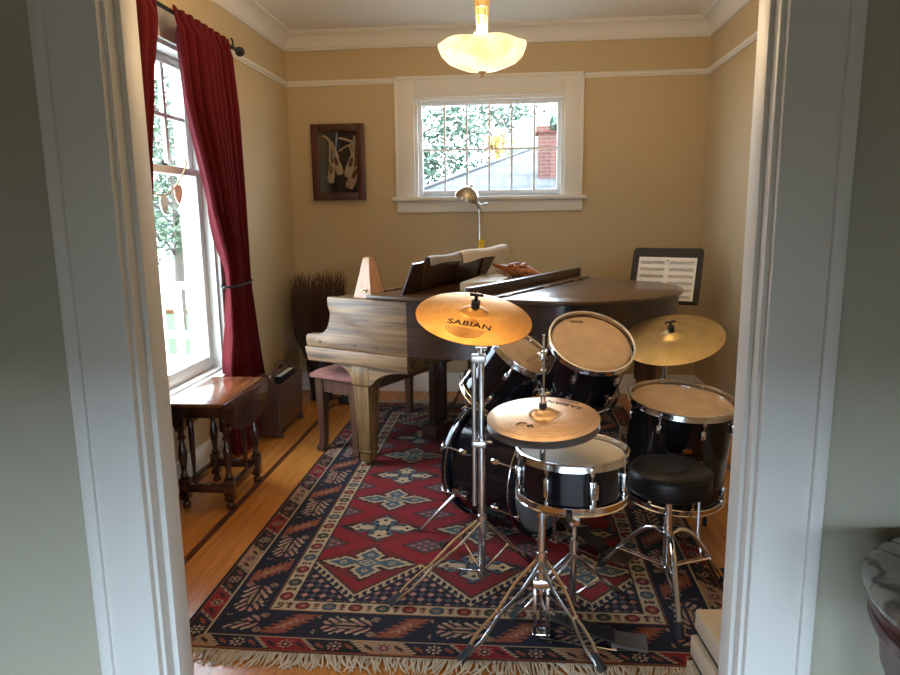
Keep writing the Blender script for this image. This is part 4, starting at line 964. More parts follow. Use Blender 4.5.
# throne
TC = V((.552, 2.405, .508))
th = thing('drum_throne', 'round black leather drum throne on chrome tripod legs', 'stool', (.552, 2.405, 0))
b = B(); b.lathe([(0, -.09), (.128, -.09), (.138, -.085), (.144, -.07), (.145, -.03), (.141, -.012), (.132, -.003), (.115, .0), (.0, -.006)], at(TC), 56); st_ = finish('seat', b, 'leather', th)
b = B(); b.torus(.1452, .0028, at(TC + V((0, 0, -.016))), 56, 6); b.torus(.144, .0028, at(TC + V((0, 0, -.078))), 56, 6); finish('piping', b, 'leather', st_)
b = B(); b.lathe([(0, -.012), (.06, -.012), (.072, -.004), (.092, -.002), (.098, .0015), (.092, .0025), (.070, -.0005), (0, -.002)], at(TC + V((-.03, .02, .0))), 40); finish('seat_dish', b, 'leather', st_)
b = B(); b.cyl(TC + V((0, 0, -.12)), TC + V((0, 0, -.09)), .05, .055, 20); b.cyl((.552, 2.405, .10), (.552, 2.405, .40), .0125, seg=14); b.cyl((.552, 2.405, .19), (.552, 2.405, .33), .0165, seg=14); b.cyl((.552, 2.405, .245), (.552, 2.405, .262), .021, seg=14); finish('post', b, 'chrome', th)
for fx_, fy_ in ((.548, 2.145), (.345, 2.615), (.80, 2.53)):
    d = V((fx_-.552, fy_-2.405, 0)); u = d.normalized(); b = B(); p = V((.552, 2.405, 0))
    P_ = [p + u*.016 + V((0, 0, .250)), p + u*.05 + V((0, 0, .258)), p + u*.085 + V((0, 0, .248)), p + u*.12 + V((0, 0, .22)), p + d*.62 + V((0, 0, .155)), p + d*.8 + V((0, 0, .085)), p + d*.92 + V((0, 0, .045)), p + d + V((0, 0, .016))]
    b.tube(P_, .0095, 10)
    for s in (-1, 1):
        sd = V((-u.y, u.x, 0))*s*.009; b.tube([p + u*.012 + sd + V((0, 0, .125)), p + d*.72 + sd + V((0, 0, .118))], .0042, 6); b.cyl(p + d*.72 + V((-u.y, u.x, 0))*.015 + V((0, 0, .118)), p + d*.72 - V((-u.y, u.x, 0))*.015 + V((0, 0, .118)), .005, seg=8)
    l = finish('leg', b, 'chrome', th)
    b = B(); e = p + d; b.cyl(e + V((0, 0, .0065)), e - u*.012 + V((0, 0, .055)), .016, .012, 12); finish('rubber_foot', b, 'rubber', l)

# ------------------------------------------------------------------ cymbals and stands
def cymbal(name, label, c, n, r, mat, bell=.045, bow=.018, spin=0., up=True, group=None):
    # c is the centre of the rim circle
    m = at(c, frame_from_z(n, (1, 0, 0)) @ RZ(spin)); t = thing(name, label, 'cymbal', group=group, M4=m)
    pr = [(.006, .020), (.012, .0195), (.022, .0175), (.032, .0125), (bell-.006, .006), (bell, .0025), (bell+.006, .0)]
    pr += [(bell+.006 + (r-bell-.006)*k/10, -bow*(k/10)**1.7) for k in range(1, 11)]
    b = B(); b.lathe(pr + [(a, z-.0016) for a, z in pr[::-1]] + [pr[0]], m, 96); o = finish('cymbal_plate', b, mat, t, angle=50)
    return t, m, lambda rad: (-bow*max(0, (rad-bell-.006)/(r-bell-.006))**1.7)
crn = V((.135, -.301, .944)).normalized(); crc = V((-.143, 2.375, 1.048)) + crn*.018
CR, CRm, ch = cymbal('crash_cymbal', 'orange bronze crash cymbal in front of the piano, highest of the cymbals', crc, crn, .203, 'crash')
def lay(m, hf, a):      # wraps flat lettering onto the bowed plate
    def bend(p): 
        return p
    return bend
def on_plate(txt, size, t, m, hf, x, y, rot, mat='ink', name='lettering', arcs=None, shear=0.):
    L = Matrix.Translation((x, y, 0)) @ RZ(rot); b = text_mesh(txt, size, L, .0002, shear)
    for v in b.bm.verts: v.co.z += hf(math.hypot(v.co.x, v.co.y)) + .0006
    b.bm.transform(m); finish(name, b, mat, t, weld=False, recalc=False)
def arcs_on(t, m, hf, x, y, rot, n, r0, r1, half=True, mat='ink_brown'):
    b = B()
    for k in range(n):
        r = r0 + (r1-r0)*k/(n-1); w = (r1-r0)/(n-1)*.20; a0, a1 = (PI, 2*PI) if half else (0, 2*PI); sg = 28
        for i in range(sg):
            q = []
            for rr_, aa in ((r-w, a0+(a1-a0)*i/sg), (r+w, a0+(a1-a0)*i/sg), (r+w, a0+(a1-a0)*(i+1)/sg), (r-w, a0+(a1-a0)*(i+1)/sg)):
                p = V((x, y, 0)) + (RZ(rot) @ V((rr_*math.cos(aa), rr_*math.sin(aa)*.86, 0))); p.z = hf(math.hypot(p.x, p.y)) + .0007; q.append(m @ p)
            b.quad(*q)
    finish('logo_rings', b, mat, t, weld=False, recalc=False)
on_plate('SABIAN', .043, CR, CRm, ch, -.012, -.090, -.13, shear=.0)
arcs_on(CR, CRm, ch, -.024, -.114, -.13, 8, .008, .064)
def pole_stand(name, label, px, py, zt, feet, hub, joint, cym_c, cym_n, group=None, extra=True):
    t = thing(name, label, 'cymbal stand', (px, py, 0), 0, group)
    b = B(); b.cyl((px, py, joint-.02), (px, py, hub+.32), .0140, seg=14); b.cyl((px, py, hub+.30), (px, py, zt), .0118, seg=12)
    b.cyl((px, py, hub+.285), (px, py, hub+.325), .019, seg=14); b.tube([(px+.018, py-.005, hub+.305), (px+.04, py-.012, hub+.305)], .006, 8); b.cyl((px, py, hub-.02), (px, py, hub+.02), .020, seg=14); b.cyl((px, py, joint-.012), (px, py, joint+.012), .018, seg=14)
    cc, cn = V(cym_c), V(cym_n)
    b.tube([(px, py, zt-.01), (px, py, zt+.01), cc - cn*.05, cc - cn*.012], [.010, .011, .009, .007], 10); b.cyl(V((px-.02, py, zt)), V((px+.02, py, zt)), .012, seg=12)
    b.cyl(cc - cn*.02, cc + cn*.078, .0035, seg=8); finish('pole', b, 'chrome', t)
    b = B(); b.cyl(cc + cn*.018, cc + cn*.045, .0155, seg=16); b.cyl(cc - cn*.016, cc - cn*.003, .012, seg=16); finish('felt', b, 'plastic', t)
    fm = at(cc, frame_from_z(cn, (1, 0, 0))); b = B(); b.cyl(cc + cn*.045, cc + cn*.066, .0065, seg=12); b.box((-.024, -.0035, .062), (.024, .0035, .072), fm, bev=.002); finish('wing_nut', b, 'plastic', t)
    strut_tripod(None, t, px, py, hub, feet, joint)
    return t
CS = pole_stand('cymbal_stand', 'chrome double-braced stand of the orange crash cymbal', -.122, 2.44, .93, [(-.443, 2.275), (.055, 2.625), (-.30, 2.735)], .27, .055, crc, crn, 'chrome cymbal stands')
b = B(); b.cyl((-.149, 2.43, .33), (-.147, 2.425, .90), .0078, seg=10); b.box((-.158, 2.415, .875), (-.105, 2.452, .905), bev=.004); b.box((-.158, 2.42, .555), (-.105, 2.45, .58), bev=.004); finish('spare_rod', b, 'chrome_dull', CS)
rdn = V((-.197, -.31, .93)).normalized(); rdc = V((.711, 3.177, .831)) + rdn*.020
RD, RDm, rh = cymbal('ride_cymbal', 'dull gold ride cymbal above the floor tom, right side', rdc, rdn, .2286, 'ride', .05, .020)
pole_stand('cymbal_stand', 'chrome stand of the dull gold ride cymbal behind the floor tom', .70, 3.255, .76, [(.46, 3.24), (.85, 3.44), (.93, 3.17)], .30, .07, rdc, rdn, 'chrome cymbal stands')
# hi-hat
hn = V((-.028, -.11, .994)).normalized(); hc = V((.089, 2.131, .762)) + hn*.014
HT, HTm, hh = cymbal('hi_hat_cymbal', 'top hi-hat cymbal, pale bronze with black lettering, nearest cymbal', hc, hn, .178, 'hat', .043, .014)
HB, HBm, _ = cymbal('hi_hat_cymbal', 'bottom hi-hat cymbal upside down, just under the pale bronze one', hc - hn*.054, -hn, .178, 'hat_dark', .043, .014)
on_plate('SABIAN', .036, HT, HTm, hh, .072, .088, PI-.55); arcs_on(HT, HTm, hh, .082, .112, PI-.55, 6, .008, .040)
b = B()
for pts in (((-.085, -.075), (-.075, -.066), (-.06, -.066), (-.052, -.074)), ((-.05, -.095), (-.043, -.084)), ((-.052, -.086), (-.034, -.092)), ((-.038, -.082), (-.033, -.096))):
    b.tube([HTm @ V((x, y, hh(math.hypot(x, y))+.0006)) for x, y in pts], .0016, 5)
finish('small_mark', b, 'ink', HT)
b = B()
for k in range(10): b.torus(.062+.0105*k, .0004, HTm @ Matrix.Translation((0, 0, hh(.062+.0105*k)+.0002)), 72, 4)
finish('lathe_grooves', b, 'crash', HT, weld=False, recalc=False)
HS = thing('hi_hat_stand', 'chrome hi-hat stand with pedal in the foreground', 'cymbal stand', (.089, 2.131, 0)); hx, hy = .089, 2.131
b = B(); b.cyl((hx, hy, .16), (hx, hy, .44), .0135, seg=14); b.cyl((hx, hy, .42), (hx, hy, .70), .0100, seg=14); b.cyl((hx, hy, .43), (hx, hy, .47), .019, seg=14); b.cyl((hx, hy, .20), (hx, hy, .24), .020, seg=14); b.cyl((hx+.01, hy-.01, .45), (hx+.045, hy-.02, .45), .006, seg=10); b.cyl((hx, hy, .265), (hx, hy, .305), .0185, seg=14); finish('pole', b, 'chrome', HS)
b = B(); b.cyl((hx, hy, .68), (hx, hy, 1.025), .0034, seg=8); b.cyl((hx, hy, 1.025), (hx, hy, 1.03), .0045, seg=8); finish('pull_rod', b, 'chrome', HS)
b = B(); b.cyl(hc + hn*.02, hc + hn*.036, .0125, seg=14); b.cyl(hc - hn*.012, hc - hn*.003, .0125, seg=14); b.cyl(hc - hn*.098, hc - hn*.078, .015, seg=14); finish('felt', b, 'plastic', HS)
b = B(); b.cyl(hc + hn*.036, hc + hn*.058, .0085, seg=12); b.cyl(hc + hn*.058, hc + hn*.085, .0062, seg=12); b.tube([hc + hn*.068, hc + hn*.068 + V((.022, -.004, .002))], .004, 8); b.cyl(hc + hn*.064 + V((-.008, -.010, 0)), hc + hn*.064 + V((.008, -.010, 0)), .0045, seg=8); finish('clutch', b, 'chrome', HS)
b = B(); b.box((hx-.027, hy-.022, .012), (hx-.015, hy+.018, .205), bev=.003); b.box((hx+.015, hy-.022, .012), (hx+.027, hy+.018, .205), bev=.003); b.box((hx-.028, hy-.024, .185), (hx+.028, hy+.02, .212), bev=.003); b.box((hx-.03, hy-.022, .0065), (hx+.03, hy+.022, .02), bev=.003); b.cyl((hx, hy, .03), (hx, hy, .16), .005, seg=8); finish('base_frame', b, 'chrome', HS)
pd = V((.335, 2.100, 0)) - V((hx, hy, 0)); pdu = pd.normalized(); ang = math.atan2(pdu.y, pdu.x)
PMt = at((hx, hy, 0), RZ(ang))
def wedge(b, x0, x1, z0, z1, w0, w1, th_, m):
    b._add([(x0, -w0, z0), (x1, -w1, z1), (x1, w1, z1), (x0, w0, z0), (x0, -w0, z0+th_), (x1, -w1, z1+th_), (x1, w1, z1+th_), (x0, w0, z0+th_)], [(0, 1, 2, 3), (4, 7, 6, 5), (0, 4, 5, 1), (1, 5, 6, 2), (2, 6, 7, 3), (3, 7, 4, 0)], m)
def pedal_plate(m, t, L, z_toe, nm='footboard'):
    b = B(); wedge(b, .035, L*.70, z_toe, .028, .022, .037, .008, m); p = finish(nm, b, 'plastic', t)
    b = B()
    for k in range(6):
        x = .06 + k*.022; z = z_toe + (.028-z_toe)*(x-.035)/(L*.7-.035) + .008; wedge(b, x, x+.010, z+.001, z, .018+.001*k, .019+.001*k, .003, m)
    finish('tread', b, 'rubber', p)
    b = B(); wedge(b, L*.70, L, .018, .012, .040, .043, .010, m); wedge(b, L*.70-.01, L*.70+.006, .0065, .0065, .042, .042, .024, m); finish('heel_plate', b, 'chrome_dull', t)
    b = B()
    for s in (-1, 1): b.tube([m @ V((.0, s*.03, .012)), m @ V((L*.72, s*.046, .010))], .0035, 6)
    finish('link_wire', b, 'chrome', t)
pedal_plate(PMt, HS, .345, .075)
b = B(); b.tube([PMt @ V((.045, 0, .085)), PMt @ V((.012, 0, .10)), (hx, hy, .14)], .004, 6); finish('chain', b, 'chrome_dull', HS)
strut_tripod(None, HS, hx, hy, .285, [(-.161, 1.976), (.268, 1.958), (.075, 2.44)], .17)
# bass drum pedal
pf0 = KC + KA*.028; pf0.z = 0; kang = math.atan2(KA.y, KA.x); KPm = at(pf0 + perp*.0, RZ(kang))
KP = thing('bass_drum_pedal', 'black bass drum pedal on the rug in front of the batter head', 'drum pedal', tuple(pf0))
pedal_plate(KPm, KP, .36, .10)
b = B()
for s in (-1, 1): b.tube([KPm @ V((.03, s*.05, .012)), KPm @ V((.03, s*.05, .19))], .008, 8)
b.cyl(KPm @ V((.03, -.058, .185)), KPm @ V((.03, .058, .185)), .007, seg=10); b.box((.005, -.06, .0065), (.05, .06, .016), KPm, bev=.003); b.cyl(KPm @ V((.03, 0, .10)), KPm @ V((.03, 0, .185)), .004, seg=8); finish('pedal_frame', b, 'chrome', KP)
b = B(); b.cyl(KPm @ V((.03, 0, .185)), KPm @ V((.085, 0, .33)), .0035, seg=8); bt = finish('beater_rod', b, 'chrome', KP)
b = B(); b.cyl(KPm @ V((.055, 0, .34)), KPm @ V((.105, 0, .322)), .022, .024, 16); finish('beater_head', b, 'paper_old', bt)

# ------------------------------------------------------------------ rug: woven pattern computed per knot and stored as the wool's own colour
def rug_colors(S, T, W, L):
    K = dict(black=(.010, .008, .010), navy=(.009, .010, .024), red=(.20, .010, .016), rust=(.22, .060, .030), cream=(.42, .325, .21), blue=(.055, .10, .135), pink=(.38, .19, .15), brown=(.060, .022, .014), green=(.025, .05, .035), tan=(.33, .20, .125), grey=(.07, .06, .075))
    C = np.zeros(S.shape + (3,), np.float32)
    def put(mask, k): C[mask] = K[k]
    ds = np.minimum(S, W-S); dt = np.minimum(T, L-T)*1.10
    side = ds < dt; d = np.where(side, ds, dt)
    A = np.where(side, T - L/2, S - W/2)                      # along the border, from its middle
    flip = np.where(side, np.where(S < W/2, 1, -1), np.where(T < L/2, 1, -1))
    A = A * flip
    put(d >= 0, 'black')
    # outer guard: slanting panels with rosettes and beads
    y = d - .052; p = .165; q = (A + y*.9)/p; k = np.floor(q); fx = (q-k-.5)*p - y*.0
    b1 = (d > .018) & (d < .086)
    for i, c in enumerate(('red', 'black', 'tan', 'navy')): put(b1 & (k % 4 == i), c)
    ctr = (k + .5)*p; rx = A - ctr; rr = np.hypot(rx, y); th = np.arctan2(y, rx); pet = .020 + .007*np.cos(8*th)
    for i, c in enumerate(('tan', 'pink', 'blue', 'cream')): put(b1 & (k % 4 == i) & (rr < pet), c)
    put(b1 & (rr < .014), 'black'); put(b1 & (rr < .014) & (k % 4 == 2), 'red'); put(b1 & (rr < .006), 'cream')
    edge = np.abs(fx) > p/2 - .009; put(b1 & edge, 'black'); put(b1 & edge & (np.sin(y*2*PI/.013) > -.2) & (np.abs(fx) > p/2 - .007), 'cream')
    tri = (np.abs(np.abs(fx) - .05) < .012*(1 - np.abs(y)/.02)) & (np.abs(y) < .02); put(b1 & tri & (k % 2 == 0), 'black'); put(b1 & tri & (k % 2 == 1), 'rust')
    put((d > .012) & (d < .017), 'rust'); put((d > .088) & (d < .0935), 'cream')
    # main border: leaf heads and rust parallelograms on navy
    b2 = (d > .098) & (d < .256); put(b2, 'navy')
    y = d - .177; P = .40; u = np.mod(A + P/4, P) - P/4
    x = u; el = (x/.088)**2 + (y/.066)**2 < 1.0
    st = np.mod(np.abs(y)*.9 + x*.75 + .5, .030) < .016
    saw = np.abs(y) < .060 - .022*np.abs(np.mod(x, .03)-.015)/.015
    put(b2 & el & saw & st, 'cream'); put(b2 & el & saw & st & (np.abs(y) < .035), 'pink'); put(b2 & ((x/.05)**2 + (y/.024)**2 < 1), 'green'); put(b2 & ((x/.042)**2 + (y/.017)**2 < 1), 'tan'); put(b2 & (np.abs(y) < .006) & (np.abs(x) < .10), 'navy')
    x = u - P/2; xs = x - y*.85
    put(b2 & (np.abs(xs) < .052) & (np.abs(y) < .060) & (np.mod(y+.5, .022) < .010), 'rust'); put(b2 & (np.abs(xs) < .032) & (np.abs(y) < .064), 'rust')
    put(b2 & (np.abs(xs) < .016) & (np.abs(y) < .034) & (np.mod(y + np.abs(xs), .020) < .009), 'tan')
    for sx, sy_ in ((-.105, .045), (.105, -.045), (-.105, -.048), (.105, .048)):
        put(b2 & (np.hypot(u-P/2*0-P/2-sx*1.0, y-sy_) < .016) & (np.mod(u+y, .014) < .008), 'tan')
    put((d > .258) & (d < .262), 'rust')
    # cream guard with alternating rosettes
    b3 = (d > .264) & (d < .328); put(b3, 'cream'); y = d - .296; p = .098; k = np.round(A/p); rx = A - k*p; rr = np.hypot(rx, y*1.05); th = np.arctan2(y, rx)
    put(b3 & (rr < .027), 'black'); 
    for i, c in enumerate(('red', 'green', 'red', 'blue')): put(b3 & (rr < .022 + .002*np.cos(6*th)) & (k % 4 == i), c)
    put(b3 & (rr < .009), 'tan'); put(b3 & (rr < .004), 'black')
    hx_ = np.abs(np.abs(rx) - p/2); put(b3 & (hx_ < .003) & (np.abs(y) < .020), 'black'); put(b3 & (hx_ < .011) & (np.abs(np.abs(y) - .013) < .003), 'black'); put(b3 & (hx_ < .011) & (np.abs(y) < .003), 'red')
    put((d >= .328) & (d < .336), 'black')
    # field
    f = d >= .336; put(f, 'red')
    px, py = .437, .32; X = S - .545; Y = T - .595; NR = 6
    i = np.round(X/px); j = np.clip(np.round(Y/py), 0, NR); dx = X - i*px; dy = Y - j*py
    lz = np.abs(dx)/(px/2) + np.abs(dy)/(py/2)
    hat = f & (np.abs(lz-.93) < .06) & (np.mod(dx + dy*1.3, .022) < .012); put(hat, 'brown')
    hat = f & (np.abs(lz-.80) < .03) & (np.mod(dx - dy, .03) < .012); put(hat, 'brown')
    blue = np.mod(i + j, 2) == 0; cr = ~blue
    ax, ay = np.abs(dx), np.abs(dy)
    def cross(k): return np.minimum(np.minimum(ax/(.060*k) + ay/(.046*k), np.abs(ax-.094)/(.066*k) + ay/(.034*k)), ax/(.042*k) + np.abs(ay-.060)/(.048*k))
    ser = .13*(np.mod((np.arctan2(dy*1.4, dx))*14/(2*PI)*2, 1) > .5)
    g = cross(1.0)
    put(f & blue & (g < 1.72 + ser), 'black'); put(f & blue & (g < 1.40 + ser), 'cream'); put(f & blue & (g < 1.02), 'black'); put(f & blue & (g < .94), 'blue')
    put(f & blue & (ax/.040 + ay/.028 < 1), 'cream'); put(f & blue & (ax/.030 + ay/.021 < 1), 'blue'); put(f & blue & (ax/.012 + ay/.010 < 1), 'cream')
    for ax_, ay_ in ((.10, 0), (-.10, 0), (0, .064), (0, -.064)):
        h = np.hypot(dx-ax_, dy-ay_); put(f & blue & (h < .012), 'cream'); put(f & blue & (h < .006), 'black')
    put(f & cr & (g < 1.60 + ser), 'black'); put(f & cr & (g < 1.40 + ser) & (ax < .115), 'blue'); put(f & cr & (g < 1.05), 'black')
    g2 = np.minimum(np.minimum(np.abs(ax-.075)/.085 + ay/.022, ax/.030 + np.abs(ay-.050)/.062), np.minimum(np.abs(ax-.112)/.036 + ay/.034, ax/.050 + np.abs(ay-.078)/.026))
    put(f & cr & (g2 < 1.0), 'cream'); put(f & cr & (ax/.044 + ay/.032 < 1), 'black'); put(f & cr & (ax/.033 + ay/.024 < 1), 'blue')
    for ax_, ay_ in ((.112, 0), (-.112, 0), (0, .078), (0, -.078)):
        h = np.abs(dx-ax_) + np.abs(dy-ay_); put(f & cr & (h < .012), 'black')
    # small checkered diamonds between the crosses
    X2 = X - px/2; Y2 = Y - py/2; i2 = np.round(X2/px); j2 = np.round(Y2/py); ex = X2 - i2*px; ey = Y2 - j2*py; inn = (j2 >= 0) & (j2 <= NR-1)
    dd = np.abs(ex)/.106 + np.abs(ey)/.072
    put(f & inn & (dd < 1.0), 'black'); put(f & inn & (dd < .93), 'brown'); put(f & inn & (dd < .86), 'grey')
    ck = np.abs(np.mod(ex + .014, .028)-.014)/.010 + np.abs(np.mod(ey + .009, .018)-.009)/.007 < 1
    put(f & inn & (dd < .80) & ck, 'red'); put(f & inn & (dd < .80) & ck & (np.mod(np.floor((ex+.014)/.028) + np.floor((ey+.009)/.018), 2) == 0), 'pink')
    # navy half-lozenges closing both ends of the field
    for sgn, m0 in ((-1, Y < 0), (1, Y > NR*py)):
        yy = np.where(sgn < 0, -Y, Y - NR*py); e = np.abs(dx)/(px/2) + yy/.245; z = f & m0
        put(z & (e > .90) & (e < .98), 'brown'); put(z & (e > .98) & (e < 1.03), 'cream'); put(z & (e >= 1.03), 'navy')
        hk = (e > 1.03) & (e < 1.17) & (np.mod(dx*np.sign(dx)*1.0 - yy*.2, .030) < .011); put(z & hk, 'cream'); put(z & (e > 1.15) & (e < 1.18) & (np.mod(np.abs(dx) - yy*.2, .030) < .02), 'cream')
        gx = np.mod(dx + px/2, px) - px/2; cx_ = np.abs(np.abs(dx) - px/2)
        ck = np.abs(np.mod(cx_ + .017, .034)-.017)/.015 + np.abs(np.mod(yy, .034)-.017)/.015 < 1
        par = np.mod(np.floor((cx_+.017)/.034) + np.floor(yy/.034), 2)
        put(z & (e > 1.26) & ck & (par == 0), 'pink'); put(z & (e > 1.26) & ck & (par == 1), 'grey')
    rng = np.random.default_rng(3)
    rows = 1 + .16*(rng.random((S.shape[0], 1)) - .5); C *= rows[..., None].astype(np.float32); C *= (1 + .22*(rng.random(S.shape + (1,)) - .5)).astype(np.float32)
    return C
RX0, RX1, RY0, RY1 = -1.14, .785, 1.978, 4.985; W_, L_ = RX1-RX0, RY1-RY0
nx, ny = 520, 810
gs = np.linspace(0, W_, nx); gt_ = np.linspace(0, L_, ny); S_, T_ = np.meshgrid(gs, gt_)
colr = rug_colors(S_, T_, W_, L_)
mx_, my_ = (RX0+RX1)/2, (RY0+RY1)/2
zz = .0060 + .0006*np.sin(T_*2.1+1)*np.sin(S_*3.0)
xs_ = S_ + RX0 - mx_; ys_ = T_ + RY0 - my_
ys_ = ys_ + .010*np.sin(S_*2.4 + .4)*(np.abs(T_ - L_/2)/(L_/2))**4 * np.sign(T_ - L_/2)
co_ = np.stack([xs_, ys_, zz], -1).reshape(-1, 3)
# a border of verts dropped to the floor closes the edge
idx = np.arange(nx*ny).reshape(ny, nx)
faces = np.stack([idx[:-1, :-1], idx[:-1, 1:], idx[1:, 1:], idx[1:, :-1]], -1).reshape(-1, 4)
rim_ids = np.concatenate([idx[0, :], idx[1:, -1], idx[-1, -2::-1], idx[-2:0:-1, 0]])
nb = len(rim_ids); low = co_[rim_ids].copy(); low[:, 2] = .0004
co_ = np.concatenate([co_, low]); lid_ = np.arange(nb) + nx*ny
ef = np.stack([rim_ids, lid_, np.roll(lid_, -1), np.roll(rim_ids, -1)], -1)
faces = np.concatenate([faces, ef])
colv = np.concatenate([colr.reshape(-1, 3), np.tile(np.array([[.02, .012, .014]], np.float32), (nb, 1))])
me = bpy.data.meshes.new('rug'); me.vertices.add(len(co_)); me.vertices.foreach_set('co', co_.astype(np.float32).ravel())
me.loops.add(faces.size); me.loops.foreach_set('vertex_index', faces.astype(np.int32).ravel())
me.polygons.add(len(faces)); me.polygons.foreach_set('loop_start', np.arange(0, faces.size, 4, dtype=np.int32))
me.update(calc_edges=True)
at_ = me.color_attributes.new('wool', 'FLOAT_COLOR', 'POINT'); at_.data.foreach_set('color', np.concatenate([colv, np.ones((len(colv), 1), np.float32)], 1).astype(np.float32).ravel())
m, nt, p = node_mat('knotted_wool'); vc = nt.nodes.new('ShaderNodeVertexColor'); vc.layer_name = 'wool'; nt.links.new(vc.outputs['Color'], p.inputs['Base Color']); p.inputs['Roughness'].default_value = .9; p.inputs['Specular IOR Level'].default_value = .15; p.inputs['Sheen Weight'].default_value = .08
tc = nt.nodes.new('ShaderNodeTexCoord'); n_ = nt.nodes.new('ShaderNodeTexNoise'); n_.inputs['Scale'].default_value = 350; bp = nt.nodes.new('ShaderNodeBump'); bp.inputs['Strength'].default_value = .5; bp.inputs['Distance'].default_value = .003
nt.links.new(tc.outputs['Object'], n_.inputs['Vector']); nt.links.new(n_.outputs['Fac'], bp.inputs['Height']); nt.links.new(bp.outputs['Normal'], p.inputs['Normal'])
me.materials.append(m)
rug = bpy.data.objects.new('rug', me); COL.objects.link(rug); rug.location = (mx_, my_, 0); ROOT['rug'] = at((mx_, my_, 0))
tag(rug, 'large dark red and navy patterned wool rug with cream fringe', 'rug')
rf = random.Random(11)
for yb_, s in ((RY0, -1), (RY1, 1)):
    b = B(); x = RX0 + .004
    while x < RX1 - .004:
        ln = rf.uniform(.045, .085); dx = rf.uniform(-.022, .022) + .012*math.sin(x*9); y0 = yb_ - s*.002 + s*.010*math.sin((x-RX0)*2.4+.4)
        b.tube([(x, y0, .006), (x + dx*.3, y0 + s*ln*.35, .010 + rf.uniform(0, .006)), (x + dx, y0 + s*ln*.75, .006), (x + dx*1.6 + rf.uniform(-.01, .01), y0 + s*ln, .004)], [.0028, .0032, .0030, .0016], 5)
        x += rf.uniform(.0045, .0075)
    o = finish('fringe', b, 'fringe', rug, weld=False, recalc=False); o['kind'] = 'stuff'

# ------------------------------------------------------------------ outdoors
b = B(); b.box((-40, -30, -.72), (40, 60, -.70)); struct('ground', b, 'earth')
b = B(); b.box((-16, 9.6, -.70), (-3.2, 14.5, -.68)); struct('lawn', b, 'grass')
b = B(); b.box((-16, 14.5, -.70), (-3.2, 15.6, -.60)); struct('flower_bed', b, 'mulch')
b = B(); b.box((-4.6, -1, -.22), (-1.96, 5.85, -.12)); struct('porch_floor', b, 'siding')
pr = thing('porch_railing', 'white porch railing outside the tall window', 'railing', (-3.2, 5.7, -.12))
b = B(); b.box((-4.6, 5.66, .80), (-1.97, 5.74, .855), bev=.006); finish('top_rail', b, 'trim', pr)
b = B(); b.box((-4.6, 5.67, .37), (-1.97, 5.73, .43), bev=.004); b.box((-4.6, 5.675, .16), (-1.97, 5.725, .215), bev=.004); b.box((-4.6, 5.67, -.10), (-1.97, 5.73, -.03)); finish('lower_rail', b, 'trim', pr)
x = -4.52
while x < -2.0:
    b = B(); b.box((x, 5.68, -.12), (x+.062, 5.72, .80), bev=.004); finish('baluster', b, 'trim', pr); x += .158
def tree(name, label, cat, base, h, rad, nleaf, leafsz, mat, seed, squash=1., trunk=True, group=None):
    r = random.Random(seed); t = thing(name, label, cat, base, 0, group); bx, by, bz = base
    cl_ = []
    b = B(); b.tube([(bx, by, bz), (bx+.05*h*.3, by, bz+h*.3), (bx, by+.1, bz+h*.7)], [.05*rad+.03, .04*rad+.02, .02], 8)
    for k in range(16):
        a = r.random()*2*PI; z = bz + h*(.35 + .6*r.random()); q_ = rad*(.35+.6*r.random())*(1 - .5*abs((z-bz)/h - .6))
        c = V((bx + q_*math.cos(a), by + q_*math.sin(a), z)); cl_.append(c); b.tube([(bx, by, z - .25*rad), (bx*.5+c.x*.5, by*.5+c.y*.5, z-.08*rad), c], [.018*rad+.006, .010*rad+.004, .004], 5)
    finish('branches', b, 'bark', t, weld=False, recalc=False)
    vs, fs = [], []
    for k in range(nleaf):
        c = r.choice(cl_); d = V((r.gauss(0, 1), r.gauss(0, 1), r.gauss(0, .8)*squash)) * rad*.24; p = c + d
        e1 = V((r.gauss(0, 1), r.gauss(0, 1), r.gauss(0, .6))).normalized(); e2 = e1.cross(V((r.gauss(0, 1), r.gauss(0, 1), r.gauss(0, 1)))).normalized(); s1 = leafsz*(.6+.8*r.random()); s2 = s1*.42; n = len(vs)
        vs += [p - e1*s1, p + e2*s2, p + e1*s1, p - e2*s2]; fs.append((n, n+1, n+2, n+3))
    b = B(); b._add(vs, fs); o = finish('foliage', b, mat, t, weld=False, recalc=False); o['kind'] = 'stuff'; return t
tree('tree', 'leafy tree beyond the porch railing, seen through the tall window', 'tree', (-6.3, 12.4, -.7), 5.2, 1.5, 4200, .065, 'leaf_light', 1)
tree('shrub', 'rounded green shrub at the far edge of the lawn, left window', 'shrub', (-9.3, 18.4, -.7), 3.6, 1.0, 2200, .07, 'leaf', 2)
tree('tree', 'pale tree farther off beyond the lawn, left window', 'tree', (-13.0, 22.5, -.7), 6.5, 1.9, 2600, .13, 'leaf_light', 3)
tree('tree', 'green tree behind the neighbouring roof, left part of the back window', 'tree', (-2.0, 12.4, -.7), 4.3, 1.5, 6500, .055, 'leaf', 4)
tree('tree', 'drooping green tree in the middle of the back window', 'tree', (-.45, 18.6, -.7), 5.3, 1.4, 3000, .065, 'leaf', 5)
nh = thing('neighbour_house', 'neighbouring house with weathered shingle roof and brick chimney, back window', 'house', (1.5, 8.5, -.7))
def slab(b, a, c, d, e, th_): b._add([a, c, d, e, *[tuple(V(p) - V((0, 0, th_))) for p in (a, c, d, e)]], [(0, 1, 2, 3), (7, 6, 5, 4), (0, 4, 5, 1), (1, 5, 6, 2), (2, 6, 7, 3), (3, 7, 4, 0)])
b = B(); slab(b, (-1.35, 7.5, 1.54), (5.0, 7.5, 1.54), (5.4, 10.5, 2.40), (.20, 10.5, 2.31), .09); finish('roof', b, 'shingle', nh)
